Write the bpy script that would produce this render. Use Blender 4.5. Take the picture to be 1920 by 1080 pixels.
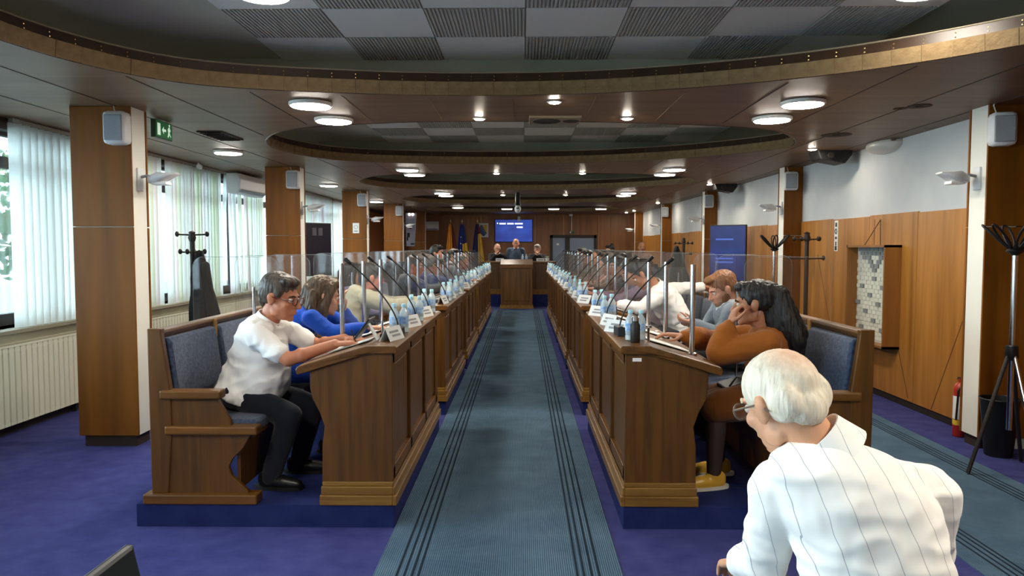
import bpy, bmesh, math, random
from mathutils import Vector, Matrix, noise
from mathutils.geometry import tessellate_polygon
random.seed(7)
PI = math.pi
for o in list(bpy.data.objects): bpy.data.objects.remove(o, do_unlink=True)
SC = bpy.context.scene
COL = SC.collection

# ------------------------------------------------------------------ camera
F = 1400.0
pitch = math.atan(77 / F); yaw = math.atan(20 / math.hypot(F, 77))
cam_d = bpy.data.cameras.new('camera'); cam = bpy.data.objects.new('camera', cam_d); COL.objects.link(cam)
cam_d.sensor_width = 36.0; cam_d.lens = 36.0 * F / 1920.0; cam_d.clip_start = 0.05
cam.location = (0, 0, 1.6); cam.rotation_euler = (PI / 2 - pitch, 0, yaw)
SC.camera = cam
# ------------------------------------------------------------------ world, exposure
w = bpy.data.worlds.new('World'); SC.world = w; w.use_nodes = True
bg = w.node_tree.nodes['Background']; bg.inputs[0].default_value = (0.62, 0.86, 1.0, 1); bg.inputs[1].default_value = 9.0
SC.view_settings.view_transform = 'Standard'; SC.view_settings.look = 'None'
SC.view_settings.exposure = 0.8; SC.view_settings.gamma = 1.0
SC.view_settings.use_curve_mapping = False
LAMP = 85.0      # radiance of the ceiling lamps
SPOT = 350.0

# ------------------------------------------------------------------ helpers
def lin(h):
    h = h.lstrip('#'); out = []
    for i in (0, 2, 4):
        c = int(h[i:i + 2], 16) / 255
        out.append(c / 12.92 if c <= 0.04045 else ((c + 0.055) / 1.055) ** 2.4)
    return (*out, 1)

class MB:
    """collects shapes for ONE mesh"""
    def __init__(s): s.v = []; s.f = []
    def add(s, vs, fs):
        b = len(s.v); s.v += [tuple(p) for p in vs]; s.f += [tuple(i + b for i in f) for f in fs]; return s
    def box(s, x0, x1, y0, y1, z0, z1):
        if x0 > x1: x0, x1 = x1, x0
        if y0 > y1: y0, y1 = y1, y0
        if z0 > z1: z0, z1 = z1, z0
        return s.add([(x0, y0, z0), (x1, y0, z0), (x1, y1, z0), (x0, y1, z0), (x0, y0, z1), (x1, y0, z1), (x1, y1, z1), (x0, y1, z1)],
                     [(0, 3, 2, 1), (4, 5, 6, 7), (0, 1, 5, 4), (1, 2, 6, 5), (2, 3, 7, 6), (3, 0, 4, 7)])
    def obox(s, c, ax, ay, az):
        """box from centre and three half-axis vectors"""
        c, ax, ay, az = map(Vector, (c, ax, ay, az)); vs = []
        for k in (-1, 1):
            for i, j in ((-1, -1), (1, -1), (1, 1), (-1, 1)): vs.append(c + ax * i + ay * j + az * k)
        return s.add(vs, [(0, 3, 2, 1), (4, 5, 6, 7), (0, 1, 5, 4), (1, 2, 6, 5), (2, 3, 7, 6), (3, 0, 4, 7)])
    def prism(s, poly, a0, a1, axis='y'):
        """extrude 2D polygon; axis y: poly is (x,z); x: poly (y,z); z: poly (x,y)"""
        n = len(poly)
        def P(p, a): return {'y': (p[0], a, p[1]), 'x': (a, p[0], p[1]), 'z': (p[0], p[1], a)}[axis]
        vs = [P(p, a0) for p in poly] + [P(p, a1) for p in poly]
        fs = [(i, (i + 1) % n, n + (i + 1) % n, n + i) for i in range(n)]
        tris = tessellate_polygon([[Vector((p[0], p[1], 0)) for p in poly]])
        fs += [tuple(t) for t in tris] + [tuple(n + i for i in reversed(t)) for t in tris]
        return s.add(vs, fs)
    def tube(s, pts, r, seg=10, closed=False, caps=True):
        pts = [Vector(p) for p in pts]; n = len(pts); rr = r if isinstance(r, (list, tuple)) else [r] * n
        vs = []; fs = []; prev = None
        for i, p in enumerate(pts):
            if closed: t = pts[(i + 1) % n] - pts[i - 1]
            else: t = pts[min(i + 1, n - 1)] - pts[max(i - 1, 0)]
            t.normalize()
            if prev is None:
                a = t.orthogonal().normalized()
            else:
                a = prev - t * prev.dot(t)
                a = a.normalized() if a.length > 1e-6 else t.orthogonal().normalized()
            prev = a; b = t.cross(a)
            for k in range(seg):
                g = 2 * PI * k / seg; vs.append(p + (a * math.cos(g) + b * math.sin(g)) * rr[i])
        m = n if closed else n - 1
        for i in range(m):
            j = (i + 1) % n
            for k in range(seg):
                l = (k + 1) % seg; fs.append((i * seg + k, i * seg + l, j * seg + l, j * seg + k))
        if caps and not closed:
            fs.append(tuple(reversed(range(seg)))); fs.append(tuple((n - 1) * seg + k for k in range(seg)))
        return s.add(vs, fs)
    def lathe(s, prof, seg=20, c=(0, 0, 0)):
        """profile (r,z) revolved about z"""
        vs = []; fs = []; n = len(prof)
        for r, z in prof:
            for k in range(seg):
                g = 2 * PI * k / seg; vs.append((c[0] + r * math.cos(g), c[1] + r * math.sin(g), c[2] + z))
        for i in range(n - 1):
            for k in range(seg):
                l = (k + 1) % seg; fs.append((i * seg + k, i * seg + l, (i + 1) * seg + l, (i + 1) * seg + k))
        fs.append(tuple(reversed(range(seg)))); fs.append(tuple((n - 1) * seg + k for k in range(seg)))
        return s.add(vs, fs)
    def cap(s, a, b, ra, rb, seg=14, hs=4):
        """tapered capsule"""
        a = Vector(a); b = Vector(b); t = b - a
        t = t.normalized() if t.length > 1e-6 else Vector((0, 0, 1))
        pts = []; rr = []
        for i in range(hs):
            g = PI / 2 * (1 - i / hs); pts.append(a - t * ra * math.sin(g)); rr.append(max(ra * math.cos(g), 0.0008))
        pts += [a, b]; rr += [ra, rb]
        for i in range(1, hs + 1):
            g = PI / 2 * i / hs; pts.append(b + t * rb * math.sin(g)); rr.append(max(rb * math.cos(g), 0.0008))
        x = t.orthogonal().normalized(); y = t.cross(x); vs = []; fs = []; n = len(pts)
        for p, r in zip(pts, rr):
            for k in range(seg):
                h = 2 * PI * k / seg; vs.append(p + (x * math.cos(h) + y * math.sin(h)) * r)
        for i in range(n - 1):
            for k in range(seg):
                l = (k + 1) % seg; fs.append((i * seg + k, i * seg + l, (i + 1) * seg + l, (i + 1) * seg + k))
        fs.append(tuple(reversed(range(seg)))); fs.append(tuple((n - 1) * seg + k for k in range(seg)))
        return s.add(vs, fs)
    def chain(s, pts, rr, seg=12):
        for i in range(len(pts) - 1): s.cap(pts[i], pts[i + 1], rr[i], rr[i + 1], seg)
        return s
    def ell(s, c, r, M=None, seg=20, rings=12):
        c = Vector(c); vs = []; fs = []
        for i in range(rings + 1):
            g = PI * i / rings; g = min(max(g, 0.03), PI - 0.03)
            for k in range(seg):
                h = 2 * PI * k / seg
                p = Vector((r[0] * math.sin(g) * math.cos(h), r[1] * math.sin(g) * math.sin(h), -r[2] * math.cos(g)))
                if M: p = M @ p
                vs.append(c + p)
        for i in range(rings):
            for k in range(seg):
                l = (k + 1) % seg; fs.append((i * seg + k, i * seg + l, (i + 1) * seg + l, (i + 1) * seg + k))
        fs.append(tuple(reversed(range(seg)))); fs.append(tuple(rings * seg + k for k in range(seg)))
        return s.add(vs, fs)
    def loft(s, rings, seg=24, p=2.3):
        """rings: (centre, half-axis x, half-axis y) superellipse sections"""
        vs = []; fs = []; n = len(rings)
        for c, ax, ay in rings:
            c = Vector(c); ax = Vector(ax); ay = Vector(ay)
            for k in range(seg):
                h = 2 * PI * k / seg; cx, sy = math.cos(h), math.sin(h)
                q = (abs(cx) ** p + abs(sy) ** p) ** (-1 / p)
                vs.append(c + ax * cx * q + ay * sy * q)
        for i in range(n - 1):
            for k in range(seg):
                l = (k + 1) % seg; fs.append((i * seg + k, i * seg + l, (i + 1) * seg + l, (i + 1) * seg + k))
        fs.append(tuple(reversed(range(seg)))); fs.append(tuple((n - 1) * seg + k for k in range(seg)))
        return s.add(vs, fs)
    def mesh(s, name, off=(0, 0, 0)):
        me = bpy.data.meshes.new(name); ox, oy, oz = off
        me.from_pydata([(x - ox, y - oy, z - oz) for x, y, z in s.v], [], s.f)
        bm = bmesh.new(); bm.from_mesh(me); bmesh.ops.recalc_face_normals(bm, faces=bm.faces); bm.to_mesh(me); bm.free()
        return me
    def build(s, name, mat, parent=None, smooth=False, bevel=0, world=False, kind=None, label=None):
        off = (0, 0, 0)
        if world and parent: off = wloc(parent)
        me = s.mesh(name, off)
        if smooth: smooth_by_angle(me)
        if mat: me.materials.append(mat)
        o = link(name, me, parent)
        if bevel:
            m = o.modifiers.new('bevel', 'BEVEL'); m.width = bevel; m.segments = 2; m.limit_method = 'ANGLE'
        if kind: o['kind'] = kind
        if label: o['label'] = label
        return o

def smooth_by_angle(me, ang=0.7):
    for p in me.polygons: p.use_smooth = True
    bm = bmesh.new(); bm.from_mesh(me)
    for e in bm.edges:
        if len(e.link_faces) == 2 and e.calc_face_angle(0) > ang: e.smooth = False
    bm.to_mesh(me); bm.free()
def wloc(o):
    l = Vector(o.location)
    while o.parent: o = o.parent; l += Vector(o.location)
    return l
def link(name, data, parent=None, loc=None, rot=None):
    o = bpy.data.objects.new(name, data); COL.objects.link(o)
    if parent: o.parent = parent
    if loc is not None: o.location = loc
    if rot is not None: o.rotation_euler = rot
    return o
def tag(o, label, cat, group=None):
    o['label'] = label; o['category'] = cat
    if group: o['group'] = group
    return o
def thing(name, label, cat, loc=(0, 0, 0), rz=0, group=None):
    o = link(name, None, None, loc, (0, 0, rz)); o.empty_display_size = 0.1
    return tag(o, label, cat, group)
def struct(o): o['kind'] = 'structure'; return o
def copy_tree(o, parent=None, top=True):
    c = o.copy(); COL.objects.link(c); c.parent = parent
    for ch in list(o.children): copy_tree(ch, c, False)
    return c

# ------------------------------------------------------------------ materials
_m = {}
def mat(name, col, rough=0.6, metal=0.0, spec=0.4, emit=0, ecol=None, alpha=1, trans=0):
    if name in _m: return _m[name]
    m = bpy.data.materials.new(name); m.use_nodes = True; b = m.node_tree.nodes['Principled BSDF']
    b.inputs['Base Color'].default_value = lin(col); b.inputs['Roughness'].default_value = rough
    b.inputs['Metallic'].default_value = metal; b.inputs['Specular IOR Level'].default_value = spec
    if emit:
        b.inputs['Emission Color'].default_value = lin(ecol or col); b.inputs['Emission Strength'].default_value = emit
    if trans: b.inputs['Transmission Weight'].default_value = trans
    _m[name] = m; return m
def nodes(m): return m.node_tree.nodes, m.node_tree.links, m.node_tree.nodes['Principled BSDF']
def noisy(name, c1, c2, scale=(10, 10, 10), detail=4, rough=0.6, bump=0.0, bscale=None, metal=0, spec=0.4, lo=0.3, hi=0.7, distort=0.0, sheen=0):
    if name in _m: return _m[name]
    m = mat(name, c1, rough, metal, spec); N, L, b = nodes(m)
    tc = N.new('ShaderNodeTexCoord'); mp = N.new('ShaderNodeMapping'); mp.inputs['Scale'].default_value = scale
    nz = N.new('ShaderNodeTexNoise'); nz.inputs['Scale'].default_value = 1.0; nz.inputs['Detail'].default_value = detail; nz.inputs['Distortion'].default_value = distort
    cr = N.new('ShaderNodeValToRGB'); cr.color_ramp.elements[0].position = lo; cr.color_ramp.elements[1].position = hi
    cr.color_ramp.elements[0].color = lin(c1); cr.color_ramp.elements[1].color = lin(c2)
    L.new(tc.outputs['Object'], mp.inputs[0]); L.new(mp.outputs[0], nz.inputs['Vector']); L.new(nz.outputs[0], cr.inputs[0]); L.new(cr.outputs[0], b.inputs['Base Color'])
    if sheen: b.inputs['Sheen Weight'].default_value = sheen
    if bump:
        bp = N.new('ShaderNodeBump'); bp.inputs['Strength'].default_value = bump; bp.inputs['Distance'].default_value = 0.01
        if bscale:
            mp2 = N.new('ShaderNodeMapping'); mp2.inputs['Scale'].default_value = bscale; n2 = N.new('ShaderNodeTexNoise'); n2.inputs['Scale'].default_value = 1; n2.inputs['Detail'].default_value = 3
            L.new(tc.outputs['Object'], mp2.inputs[0]); L.new(mp2.outputs[0], n2.inputs['Vector']); L.new(n2.outputs[0], bp.inputs['Height'])
        else: L.new(nz.outputs[0], bp.inputs['Height'])
        L.new(bp.outputs[0], b.inputs['Normal'])
    return m
def wood(name, c1, c2, axis='z', g=22, rough=0.38, spec=0.45):
    sc = {'z': (g, g, g * 0.07), 'y': (g, g * 0.07, g), 'x': (g * 0.07, g, g)}[axis]
    return noisy(name, c1, c2, sc, 6, rough, 0.12, None, 0, spec, 0.28, 0.72, 0.6)
def glassy(name, col, t=0.85, rough=0.03, gl=0.08, col2=(1, 1, 1, 1), fk=0.8):
    """thin clear sheet: transparent + fresnel gloss + a little haze"""
    if name in _m: return _m[name]
    m = bpy.data.materials.new(name); m.use_nodes = True; N = m.node_tree.nodes; L = m.node_tree.links; N.clear()
    out = N.new('ShaderNodeOutputMaterial'); tr = N.new('ShaderNodeBsdfTransparent'); df = N.new('ShaderNodeBsdfDiffuse'); gs = N.new('ShaderNodeBsdfGlossy')
    tr.inputs[0].default_value = col2; df.inputs[0].default_value = lin(col); gs.inputs[1].default_value = rough
    a = N.new('ShaderNodeMixShader'); a.inputs[0].default_value = 1 - t; L.new(tr.outputs[0], a.inputs[1]); L.new(df.outputs[0], a.inputs[2])
    fr = N.new('ShaderNodeFresnel'); fr.inputs[0].default_value = 1.45
    mu = N.new('ShaderNodeMath'); mu.operation = 'MULTIPLY_ADD'; mu.inputs[1].default_value = fk; mu.inputs[2].default_value = gl * 0.2
    L.new(fr.outputs[0], mu.inputs[0])
    b = N.new('ShaderNodeMixShader'); L.new(mu.outputs[0], b.inputs[0]); L.new(a.outputs[0], b.inputs[1]); L.new(gs.outputs[0], b.inputs[2]); L.new(b.outputs[0], out.inputs[0])
    _m[name] = m; return m
def translucent(name, col, t=0.5, c2=None):
    if name in _m: return _m[name]
    m = bpy.data.materials.new(name); m.use_nodes = True; N = m.node_tree.nodes; L = m.node_tree.links; N.clear()
    out = N.new('ShaderNodeOutputMaterial'); tr = N.new('ShaderNodeBsdfTranslucent'); df = N.new('ShaderNodeBsdfDiffuse')
    tr.inputs[0].default_value = lin(c2 or col); df.inputs[0].default_value = lin(col)
    a = N.new('ShaderNodeMixShader'); a.inputs[0].default_value = t; L.new(df.outputs[0], a.inputs[1]); L.new(tr.outputs[0], a.inputs[2]); L.new(a.outputs[0], out.inputs[0])
    _m[name] = m; return m

OAK = wood('oak_dark', '#432807', '#65400f', 'z'); OAKY = wood('oak_dark_y', '#492c08', '#6f4613', 'y'); OAKX = wood('oak_dark_x', '#4e300b', '#744a15', 'x')
OAKEDGE = wood('oak_edge', '#5f3f12', '#86622a', 'y', 25, 0.3)
OAKEDGEX = wood('oak_edge_x', '#5f3f12', '#86622a', 'x', 25, 0.3)
PANEL = wood('panel_wood', '#8f5a1f', '#b57a32', 'z', 9, 0.42); PILLAR = wood('pillar_wood', '#653a08', '#855010', 'z', 8, 0.5, 0.25)
BACKW = wood('back_wood', '#6b3f1b', '#8a5526', 'z', 9, 0.45)
CARPET = noisy('carpet_violet', '#34376c', '#424478', (7, 7, 7), 5, 0.95, 0.5, (260, 260, 260), spec=0.1)
PLATC = noisy('carpet_navy', '#1a2352', '#262e5e', (7, 7, 7), 5, 0.95, 0.5, (260, 260, 260), spec=0.1)
WHITE = mat('white_paint', '#d9d8cf', 0.7); PLASTER = noisy('plaster_white', '#b9bdc0', '#c9cbca', (2, 2, 2), 3, 0.85)
CHROME = mat('chrome', '#c8c8cc', 0.16, 1.0); BLACK = mat('black_plastic', '#121214', 0.45); DARK = mat('dark_metal', '#2a2624', 0.5, 0.3)
FABRIC = noisy('blue_grey_fabric', '#2b3549', '#49566c', (45, 45, 45), 5, 0.95, 0.3, (120, 120, 120), spec=0.1, sheen=0.2)
WPLAST = mat('white_plastic', '#d2d4d6', 0.45); PAPER = mat('paper', '#e6e6e2', 0.8); GREYP = mat('grey_plastic', '#8f959c', 0.5)
BRASS = mat('brass_plate', '#b98a3a', 0.4, 0.7)
CLEAR = glassy('clear_acrylic', '#aeb6b8', 0.982)
GLASS = glassy('window_glass', '#dfeef5', 0.97); LENS = glassy('spectacle_lens', '#dfe4e6', 0.99, fk=0.08)

CX = -0.08; SOF = 2.70; UP = 3.04
XL = -4.42; XR = 3.85; YB = 25.2

# ================================================================== SETTING
# floor
fl = struct(MB().box(XL - 0.3, 4.2, -3, YB, -0.05, 0).build('floor', CARPET))
# ---- carpet runners
def runner_mat():
    m = noisy('runner_teal', '#435a6e', '#52697c', (4, 4, 4), 5, 0.95, 0, None, spec=0.1); N, L, b = nodes(m)
    tc = N.new('ShaderNodeTexCoord'); sp = N.new('ShaderNodeSeparateXYZ'); wv = N.new('ShaderNodeMath'); wv.operation = 'MULTIPLY'; wv.inputs[1].default_value = 2 * PI / 0.011
    sn = N.new('ShaderNodeMath'); sn.operation = 'SINE'; bp = N.new('ShaderNodeBump'); bp.inputs['Strength'].default_value = 0.6; bp.inputs['Distance'].default_value = 0.003
    L.new(tc.outputs['Object'], sp.inputs[0]); L.new(sp.outputs[0], wv.inputs[0]); L.new(wv.outputs[0], sn.inputs[0]); L.new(sn.outputs[0], bp.inputs['Height']); L.new(bp.outputs[0], b.inputs['Normal'])
    return m
RUN = runner_mat(); STRIPE = mat('runner_stripe', '#1b2733', 0.95, spec=0.1)
def runner(x0, x1, y0, y1, label):
    t = thing('carpet_runner', label, 'carpet', (x0, y0, 0))
    MB().box(0, x1 - x0, 0, y1 - y0, 0, 0.006).build('carpet', RUN, t)
    for d in (0.115, 0.152, 0.19, 0.222):
        for a in (d, x1 - x0 - d): MB().box(a - 0.006, a + 0.006, 0, y1 - y0, 0.006, 0.0068).build('stripe', STRIPE, t)
runner(-0.727, 0.49, -2.5, 18.75, 'long teal ribbed carpet runner with dark stripes down the centre aisle')
runner(2.25, 3.37, -2.5, 22.0, 'teal carpet runner along the wood panelled wall behind the benches')
MB().box(-1.6, 1.4, 18.8, 19.25, 0, 0.005).build('floor_carpet_edge', mat('carpet_dull', '#3a4566', 0.95, spec=0.1))['kind'] = 'structure'

# ---- right wall: plaster above, wood panels below
wr = struct(MB().box(XR, XR + 0.2, 5.9, YB, 0, SOF + 0.02).build('wall_right', PLASTER))
struct(MB().box(4.05, 4.25, -3, 5.9, 0, SOF + 0.02).build('wall_right_near', PILLAR))
PT = 1.945
seams = []
for k in range(4):
    a, b = 6.3 + 4.5 * k, 10.35 + 4.5 * k
    n = 4 if k < 3 else 4
    step = (b - a) / n * 1.0
    for i in range(n):
        y0, y1 = a + i * step + 0.004, a + (i + 1) * step - 0.004
        MB().box(XR - 0.022, XR, y0, y1, 0.07, PT - (0.0 if i % 2 else 0.01)).build('wood_panel', PANEL, wr, bevel=0.003)
struct(MB().box(XR - 0.012, XR, 6.25, YB, 0, 0.07).build('baseboard_right', mat('skirting_dark', '#241a14', 0.6)))
GROOVE = mat('groove_dark', '#4a2c10', 0.7)
for y0, z0, y1, z1 in ((6.49, 1.02, 6.98, 0.08), (9.75, 1.5, 9.05, 0.1), (8.2, 1.9, 8.2, 0.08), (7.85, 1.05, 7.4, 0.1), (18.0, 1.6, 17.4, 0.3), (14.2, 1.5, 13.6, 0.3)):
    d = Vector((0, y1 - y0, z1 - z0)); n = d.normalized()
    MB().obox((XR - 0.0225, (y0 + y1) / 2, (z0 + z1) / 2), (0.0015, 0, 0), d / 2, n.cross(Vector((1, 0, 0))) * 0.0035).build('inlay_line', GROOVE, wr)

# ---- pillars
def pillar(x0, x1, y0, white_x, sgn):
    """white column, wood cladding boards on the faces towards and away from the camera"""
    y1 = y0 + 0.26
    p = MB().box(x0 + 0.01, x1 - 0.01, y0 + 0.02, y1 - 0.02, 0.09, SOF).build('pillar', WHITE); struct(p)
    e = 0.012 if sgn > 0 else 0.0
    for ya, yb in ((y0, y0 + 0.018), (y1 - 0.018, y1)):
        for za, zb in ((0.09, 1.755), (1.762, SOF - 0.002)):
            MB().box(x0, x1, ya, yb, za, zb).build('cladding_board', PILLAR, p, bevel=0.003)
    MB().box(x0 + 0.03, x1 - 0.03, y0 + 0.03, y1 - 0.03, 0, 0.09).build('pillar_base', mat('pillar_base', '#33261c', 0.6), p)
    return p
LPY = [5.86, 10.3, 14.7, 19.1, 23.5]; RPY = [5.88, 10.38, 14.88, 19.4, 24.0]
for y in LPY: pillar(-3.55, -3.07, y, -3.07, -1)
for y in RPY: pillar(3.6, 4.05, y, 3.6, 1)
for y in (1.4,):
    pillar(-3.55, -3.07, y, 0, -1); pillar(3.6, 4.05, y, 0, 1)

# ---- left wall with windows
SILL = 0.90
wl = struct(MB().box(XL - 0.25, XL, -3, YB, 0, SILL).build('wall_left', noisy('plaster_cream', '#c9c5ac', '#d8d4bd', (3, 3, 3), 3, 0.85)))
MB().box(XL - 0.25, XL, -3, YB, 2.62, SOF + 0.05).build('lintel', mat('lintel_brown', '#3b2c20', 0.7), wl)
WY = [(-3, 3.2), (3.2, 7.75), (7.75, 12.6), (12.6, 17.1), (17.1, 21.3)]
struct(MB().box(XL - 0.25, XL, 21.3, YB, SILL, 2.62).build('wall_left_far', BACKW))
FRAME = mat('window_frame_dark', '#2c2622', 0.5)
for i, (a, b) in enumerate(WY):
    wd = link('window_%d' % (i + 1), None, None, (XL - 0.15, a, SILL)); struct(wd)
    n = 5 if i else 6
    st = (b - a) / n
    for k in range(n + 1):
        MB().box(-0.04, 0.04, k * st - 0.035, k * st + 0.035, 0.06, 1.72).build('mullion', FRAME, wd)
    for z in (0.06, 1.44, 1.72):
        MB().box(-0.03, 0.03, 0, b - a, z - 0.05, z + 0.05).build('window_rail', FRAME, wd)
    for k in range(n):
        MB().box(-0.004, 0.004, k * st + 0.035, (k + 1) * st - 0.035, 0.11, 1.67).build('pane', GLASS, wd)
    MB().box(-0.1, 0.29, 0.0, b - a, -0.03, 0.0).build('window_sill', mat('sill_stone', '#8c8672', 0.5), wd)
    # head rail board
    MB().box(0.02, 0.16, 0, b - a, 1.70, 1.80).build('curtain_rail', mat('rail_brown', '#32261c', 0.6), wd)
# vertical blinds
VANE = translucent('blind_vane', '#d6d8d2', 0.6, '#f2f4f2')
vm = MB().prism([(-0.064, -0.004), (-0.032, 0.003), (0, 0.0055), (0.032, 0.003), (0.064, -0.004), (0.064, -0.0052), (0, 0.0043), (-0.064, -0.0052)], 0, -1.76, 'z').mesh('vane'); vm.materials.append(VANE); smooth_by_angle(vm)
vms = [vm, vm]
for i_, c_ in enumerate(('#d6dacc', '#dcd8d6')):
    v2 = vm.copy(); v2.materials.clear(); v2.materials.append(translucent('blind_vane_%d' % i_, c_, 0.6, ('#ecf0e2', '#f4eeee')[i_])); vms.append(v2)
def blind(y0, y1, label, skew=None, gap=()):
    t = thing('vertical_blind', label, 'blind', (XL + 0.06, y0, 2.66))
    MB().box(-0.02, 0.02, 0, y1 - y0, 0, 0.035).build('head_rail', mat('rail_alu', '#8a857a', 0.5), t)
    y = 0.05
    while y < y1 - y0 - 0.03:
        if not any(a < y + y0 < b for a, b in gap):
            r = random.uniform(-0.18, 0.18)
            o = link('vane', random.choice(vms), t, (random.uniform(-0.006, 0.006), y, 0), (0, 0, PI / 2 - 0.30 + r))
            if skew and skew[0] < y + y0 < skew[1]: o.rotation_euler = (random.uniform(-0.07, 0.07), random.uniform(-0.02, 0.05), PI / 2 - 0.1 + r * 2)
        y += 0.104
blind(6.36, 7.72, 'pale vertical blind of the window nearest on the left, above the long radiator')
blind(7.8, 12.5, 'pale vertical blind behind the coat stand, with a ruffled gap below the air conditioner', (10.9, 11.9), ((8.98, 9.1), (10.72, 10.9), (11.5, 11.62)))
blind(13.9, 17.0, 'pinkish white vertical blind behind the dark screen on a stand', None, ((13.9, 14.3),))
blind(17.2, 21.2, 'narrow strip of white vertical blind beyond the pillar with the paper notice')
# radiators
RADM = mat('radiator_cream', '#d3d2bd', 0.45)
rs = MB(); rs.box(-0.03, 0.03, -0.034, 0.034, 0.0, 0.03); rs.box(-0.03, 0.03, -0.034, 0.034, 0.62, 0.65)
rs.prism([(0.012, -0.034), (0.03, -0.028), (0.03, 0.028), (0.012, 0.034)], 0.0, 0.66, 'z'); rs.box(-0.03, 0.012, -0.006, 0.006, 0, 0.65)
rsm = rs.mesh('radiator_section'); rsm.materials.append(RADM)
def radiator(y0, y1, label):
    t = thing('radiator', label, 'radiator', (-4.35, y0, 0.07))
    n = int((y1 - y0) / 0.075)
    for k in range(n): link('radiator_section', rsm, t, (0, 0.0375 + k * 0.075, 0.02))
    MB().box(-0.04, 0.035, 0, n * 0.075, 0.682, 0.70).build('top_grille', RADM, t)
    for k in (1, n - 2): MB().box(-0.065, 0.0, k * 0.075 - 0.01, k * 0.075 + 0.01, -0.07, 0.03).build('bracket', DARK, t)
radiator(4.6, 7.35, 'long cream sectional radiator under the nearest window')
radiator(8.35, 11.9, 'cream sectional radiator under the window behind the coat stand')
radiator(13.2, 16.2, 'cream sectional radiator under the window behind the dark screen stand')
struct(MB().box(XL, XL + 0.02, -3, YB, 0, 0.07).build('baseboard_left', mat('skirting_dark', '#241a14', 0.6)))

# ---- back and front walls
wb = struct(MB().box(XL, 4.25, YB, YB + 0.2, 0, SOF + 0.02).build('wall_back', BACKW))
bx = [-3.3, -2.35, -1.42, -0.95, 0.42, 1.02, 1.4, 2.55, 2.95, 3.6]
for a, b in zip(bx[:-1], bx[1:]):
    if b - a > 0.5 and not (a >= 1.0 and b <= 2.6):
        MB().box(a + 0.005, b - 0.005, YB - 0.025, YB, 0.3, SOF - 0.05).build('wood_panel', BACKW, wb, bevel=0.004)
    elif b - a <= 0.5: MB().box(a + 0.005, b - 0.005, YB - 0.025, YB, 0.3, SOF - 0.05).build('wood_panel', BACKW, wb, bevel=0.004)
LIGHTW = wood('batten_wood', '#9a6a34', '#b88448', 'z', 9)
for x in (-3.26, -1.40, 0.42, 1.38, 2.55): MB().box(x - 0.012, x + 0.012, YB - 0.04, YB - 0.02, 0.3, SOF - 0.03).build('batten', LIGHTW, wb)
MB().box(2.6, 3.6, YB - 0.1, YB - 0.02, 1.40, 1.52).build('ledge', BACKW, wb)
MB().box(-0.9, 1.0, YB - 0.05, YB - 0.02, 1.48, 1.52).build('ledge', BACKW, wb)
struct(MB().box(XL, 4.25, -3.2, -3, 0, SOF + 0.02).build('wall_front', WHITE))
# double glass door at the back
DRM = mat('door_frame_black', '#1c1613', 0.5); DGL = mat('door_glass_grey', '#6f7f93', 0.25, 0, 0.5)
dr = link('door_1', None, None, (0.92, YB - 0.06, 0)); struct(dr)
DW = 1.56
for a, b, z0, z1 in ((0, 0.09, 0, 2.0), (DW - 0.09, DW, 0, 2.0), (0, DW, 1.90, 2.0), (0.50, 0.66, 0, 1.92)):
    MB().box(a, b, -0.04, 0.04, z0, z1).build('door_frame', DRM, dr)
for a, b in ((0.09, 0.50), (0.66, DW - 0.09)):
    MB().box(a, b, -0.005, 0.012, 0.05, 1.9).build('door_pane', DGL, dr)
MB().box(0.90, 1.06, -0.012, -0.006, 1.36, 1.5).build('paper_notice', PAPER, dr)
MB().box(0.22, 0.30, -0.012, -0.006, 1.66, 1.72).build('paper_notice', PAPER, dr)

# ---- ceiling: wood soffit with curved coffers
rel = [(-2.78, .05), (-2.35, 1.18), (-1.2, 1.6), (0, 1.68), (1.0, 1.5), (1.97, 1.06), (2.7, .4), (2.92, -.15), (2.35, -1.15), (1.2, -1.55), (0, -1.68), (-1.2, -1.62), (-2.3, -1.15)]
def closed_spline(P, step):
    n = len(P); out = []
    for i in range(n):
        p0, p1, p2, p3 = (Vector(P[(i + k - 1) % n]) for k in range(4))
        for j in range(24):
            t = j / 24
            out.append(0.5 * ((2 * p1) + (p2 - p0) * t + (2 * p0 - 5 * p1 + 4 * p2 - p3) * t * t + (3 * p1 - p0 - 3 * p2 + p3) * t ** 3))
    L = [0]
    for i in range(len(out)): L.append(L[-1] + (out[(i + 1) % len(out)] - out[i]).length)
    m = round(L[-1] / step); res = []; k = 0
    for j in range(m):
        d = L[-1] * j / m
        while L[k + 1] < d: k += 1
        f = (d - L[k]) / (L[k + 1] - L[k]); res.append(out[k].lerp(out[(k + 1) % len(out)], f))
    return res
REL = closed_spline(rel, 0.165)
CENT = [-0.7 + 4.5 * k for k in range(6)]
def inside(x, y, poly):
    c = False; n = len(poly)
    for i in range(n):
        a, b = poly[i], poly[i - 1]
        if (a[1] > y) != (b[1] > y) and x < (b[0] - a[0]) * (y - a[1]) / (b[1] - a[1]) + a[0]: c = not c
    return c
outer = [Vector((XL - 0.1, -3, SOF)), Vector((4.25, -3, SOF)), Vector((4.25, YB, SOF)), Vector((XL - 0.1, YB, SOF))]
holes = [[Vector((p.x, p.y + c, SOF)) for p in REL] for c in CENT]
allv = outer + [p for h in holes for p in h]
tri = tessellate_polygon([outer] + [list(reversed(h)) for h in holes])
seqv = outer + [p for h in holes for p in reversed(h)]
me = bpy.data.meshes.new('ceiling'); me.from_pydata(seqv, [], [tuple(t) for t in tri]); 
SOFM = noisy('soffit_wood', '#6a5038', '#80634a', (0.9, 6, 6), 5, 0.45, 0, None, 0, 0.3)
me.materials.append(SOFM); ce = link('ceiling', me); struct(ce)
SEAM = mat('soffit_seam', '#7c6347', 0.6); SEAMD = mat('soffit_seam_dark', '#2a1f16', 0.6)
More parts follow.
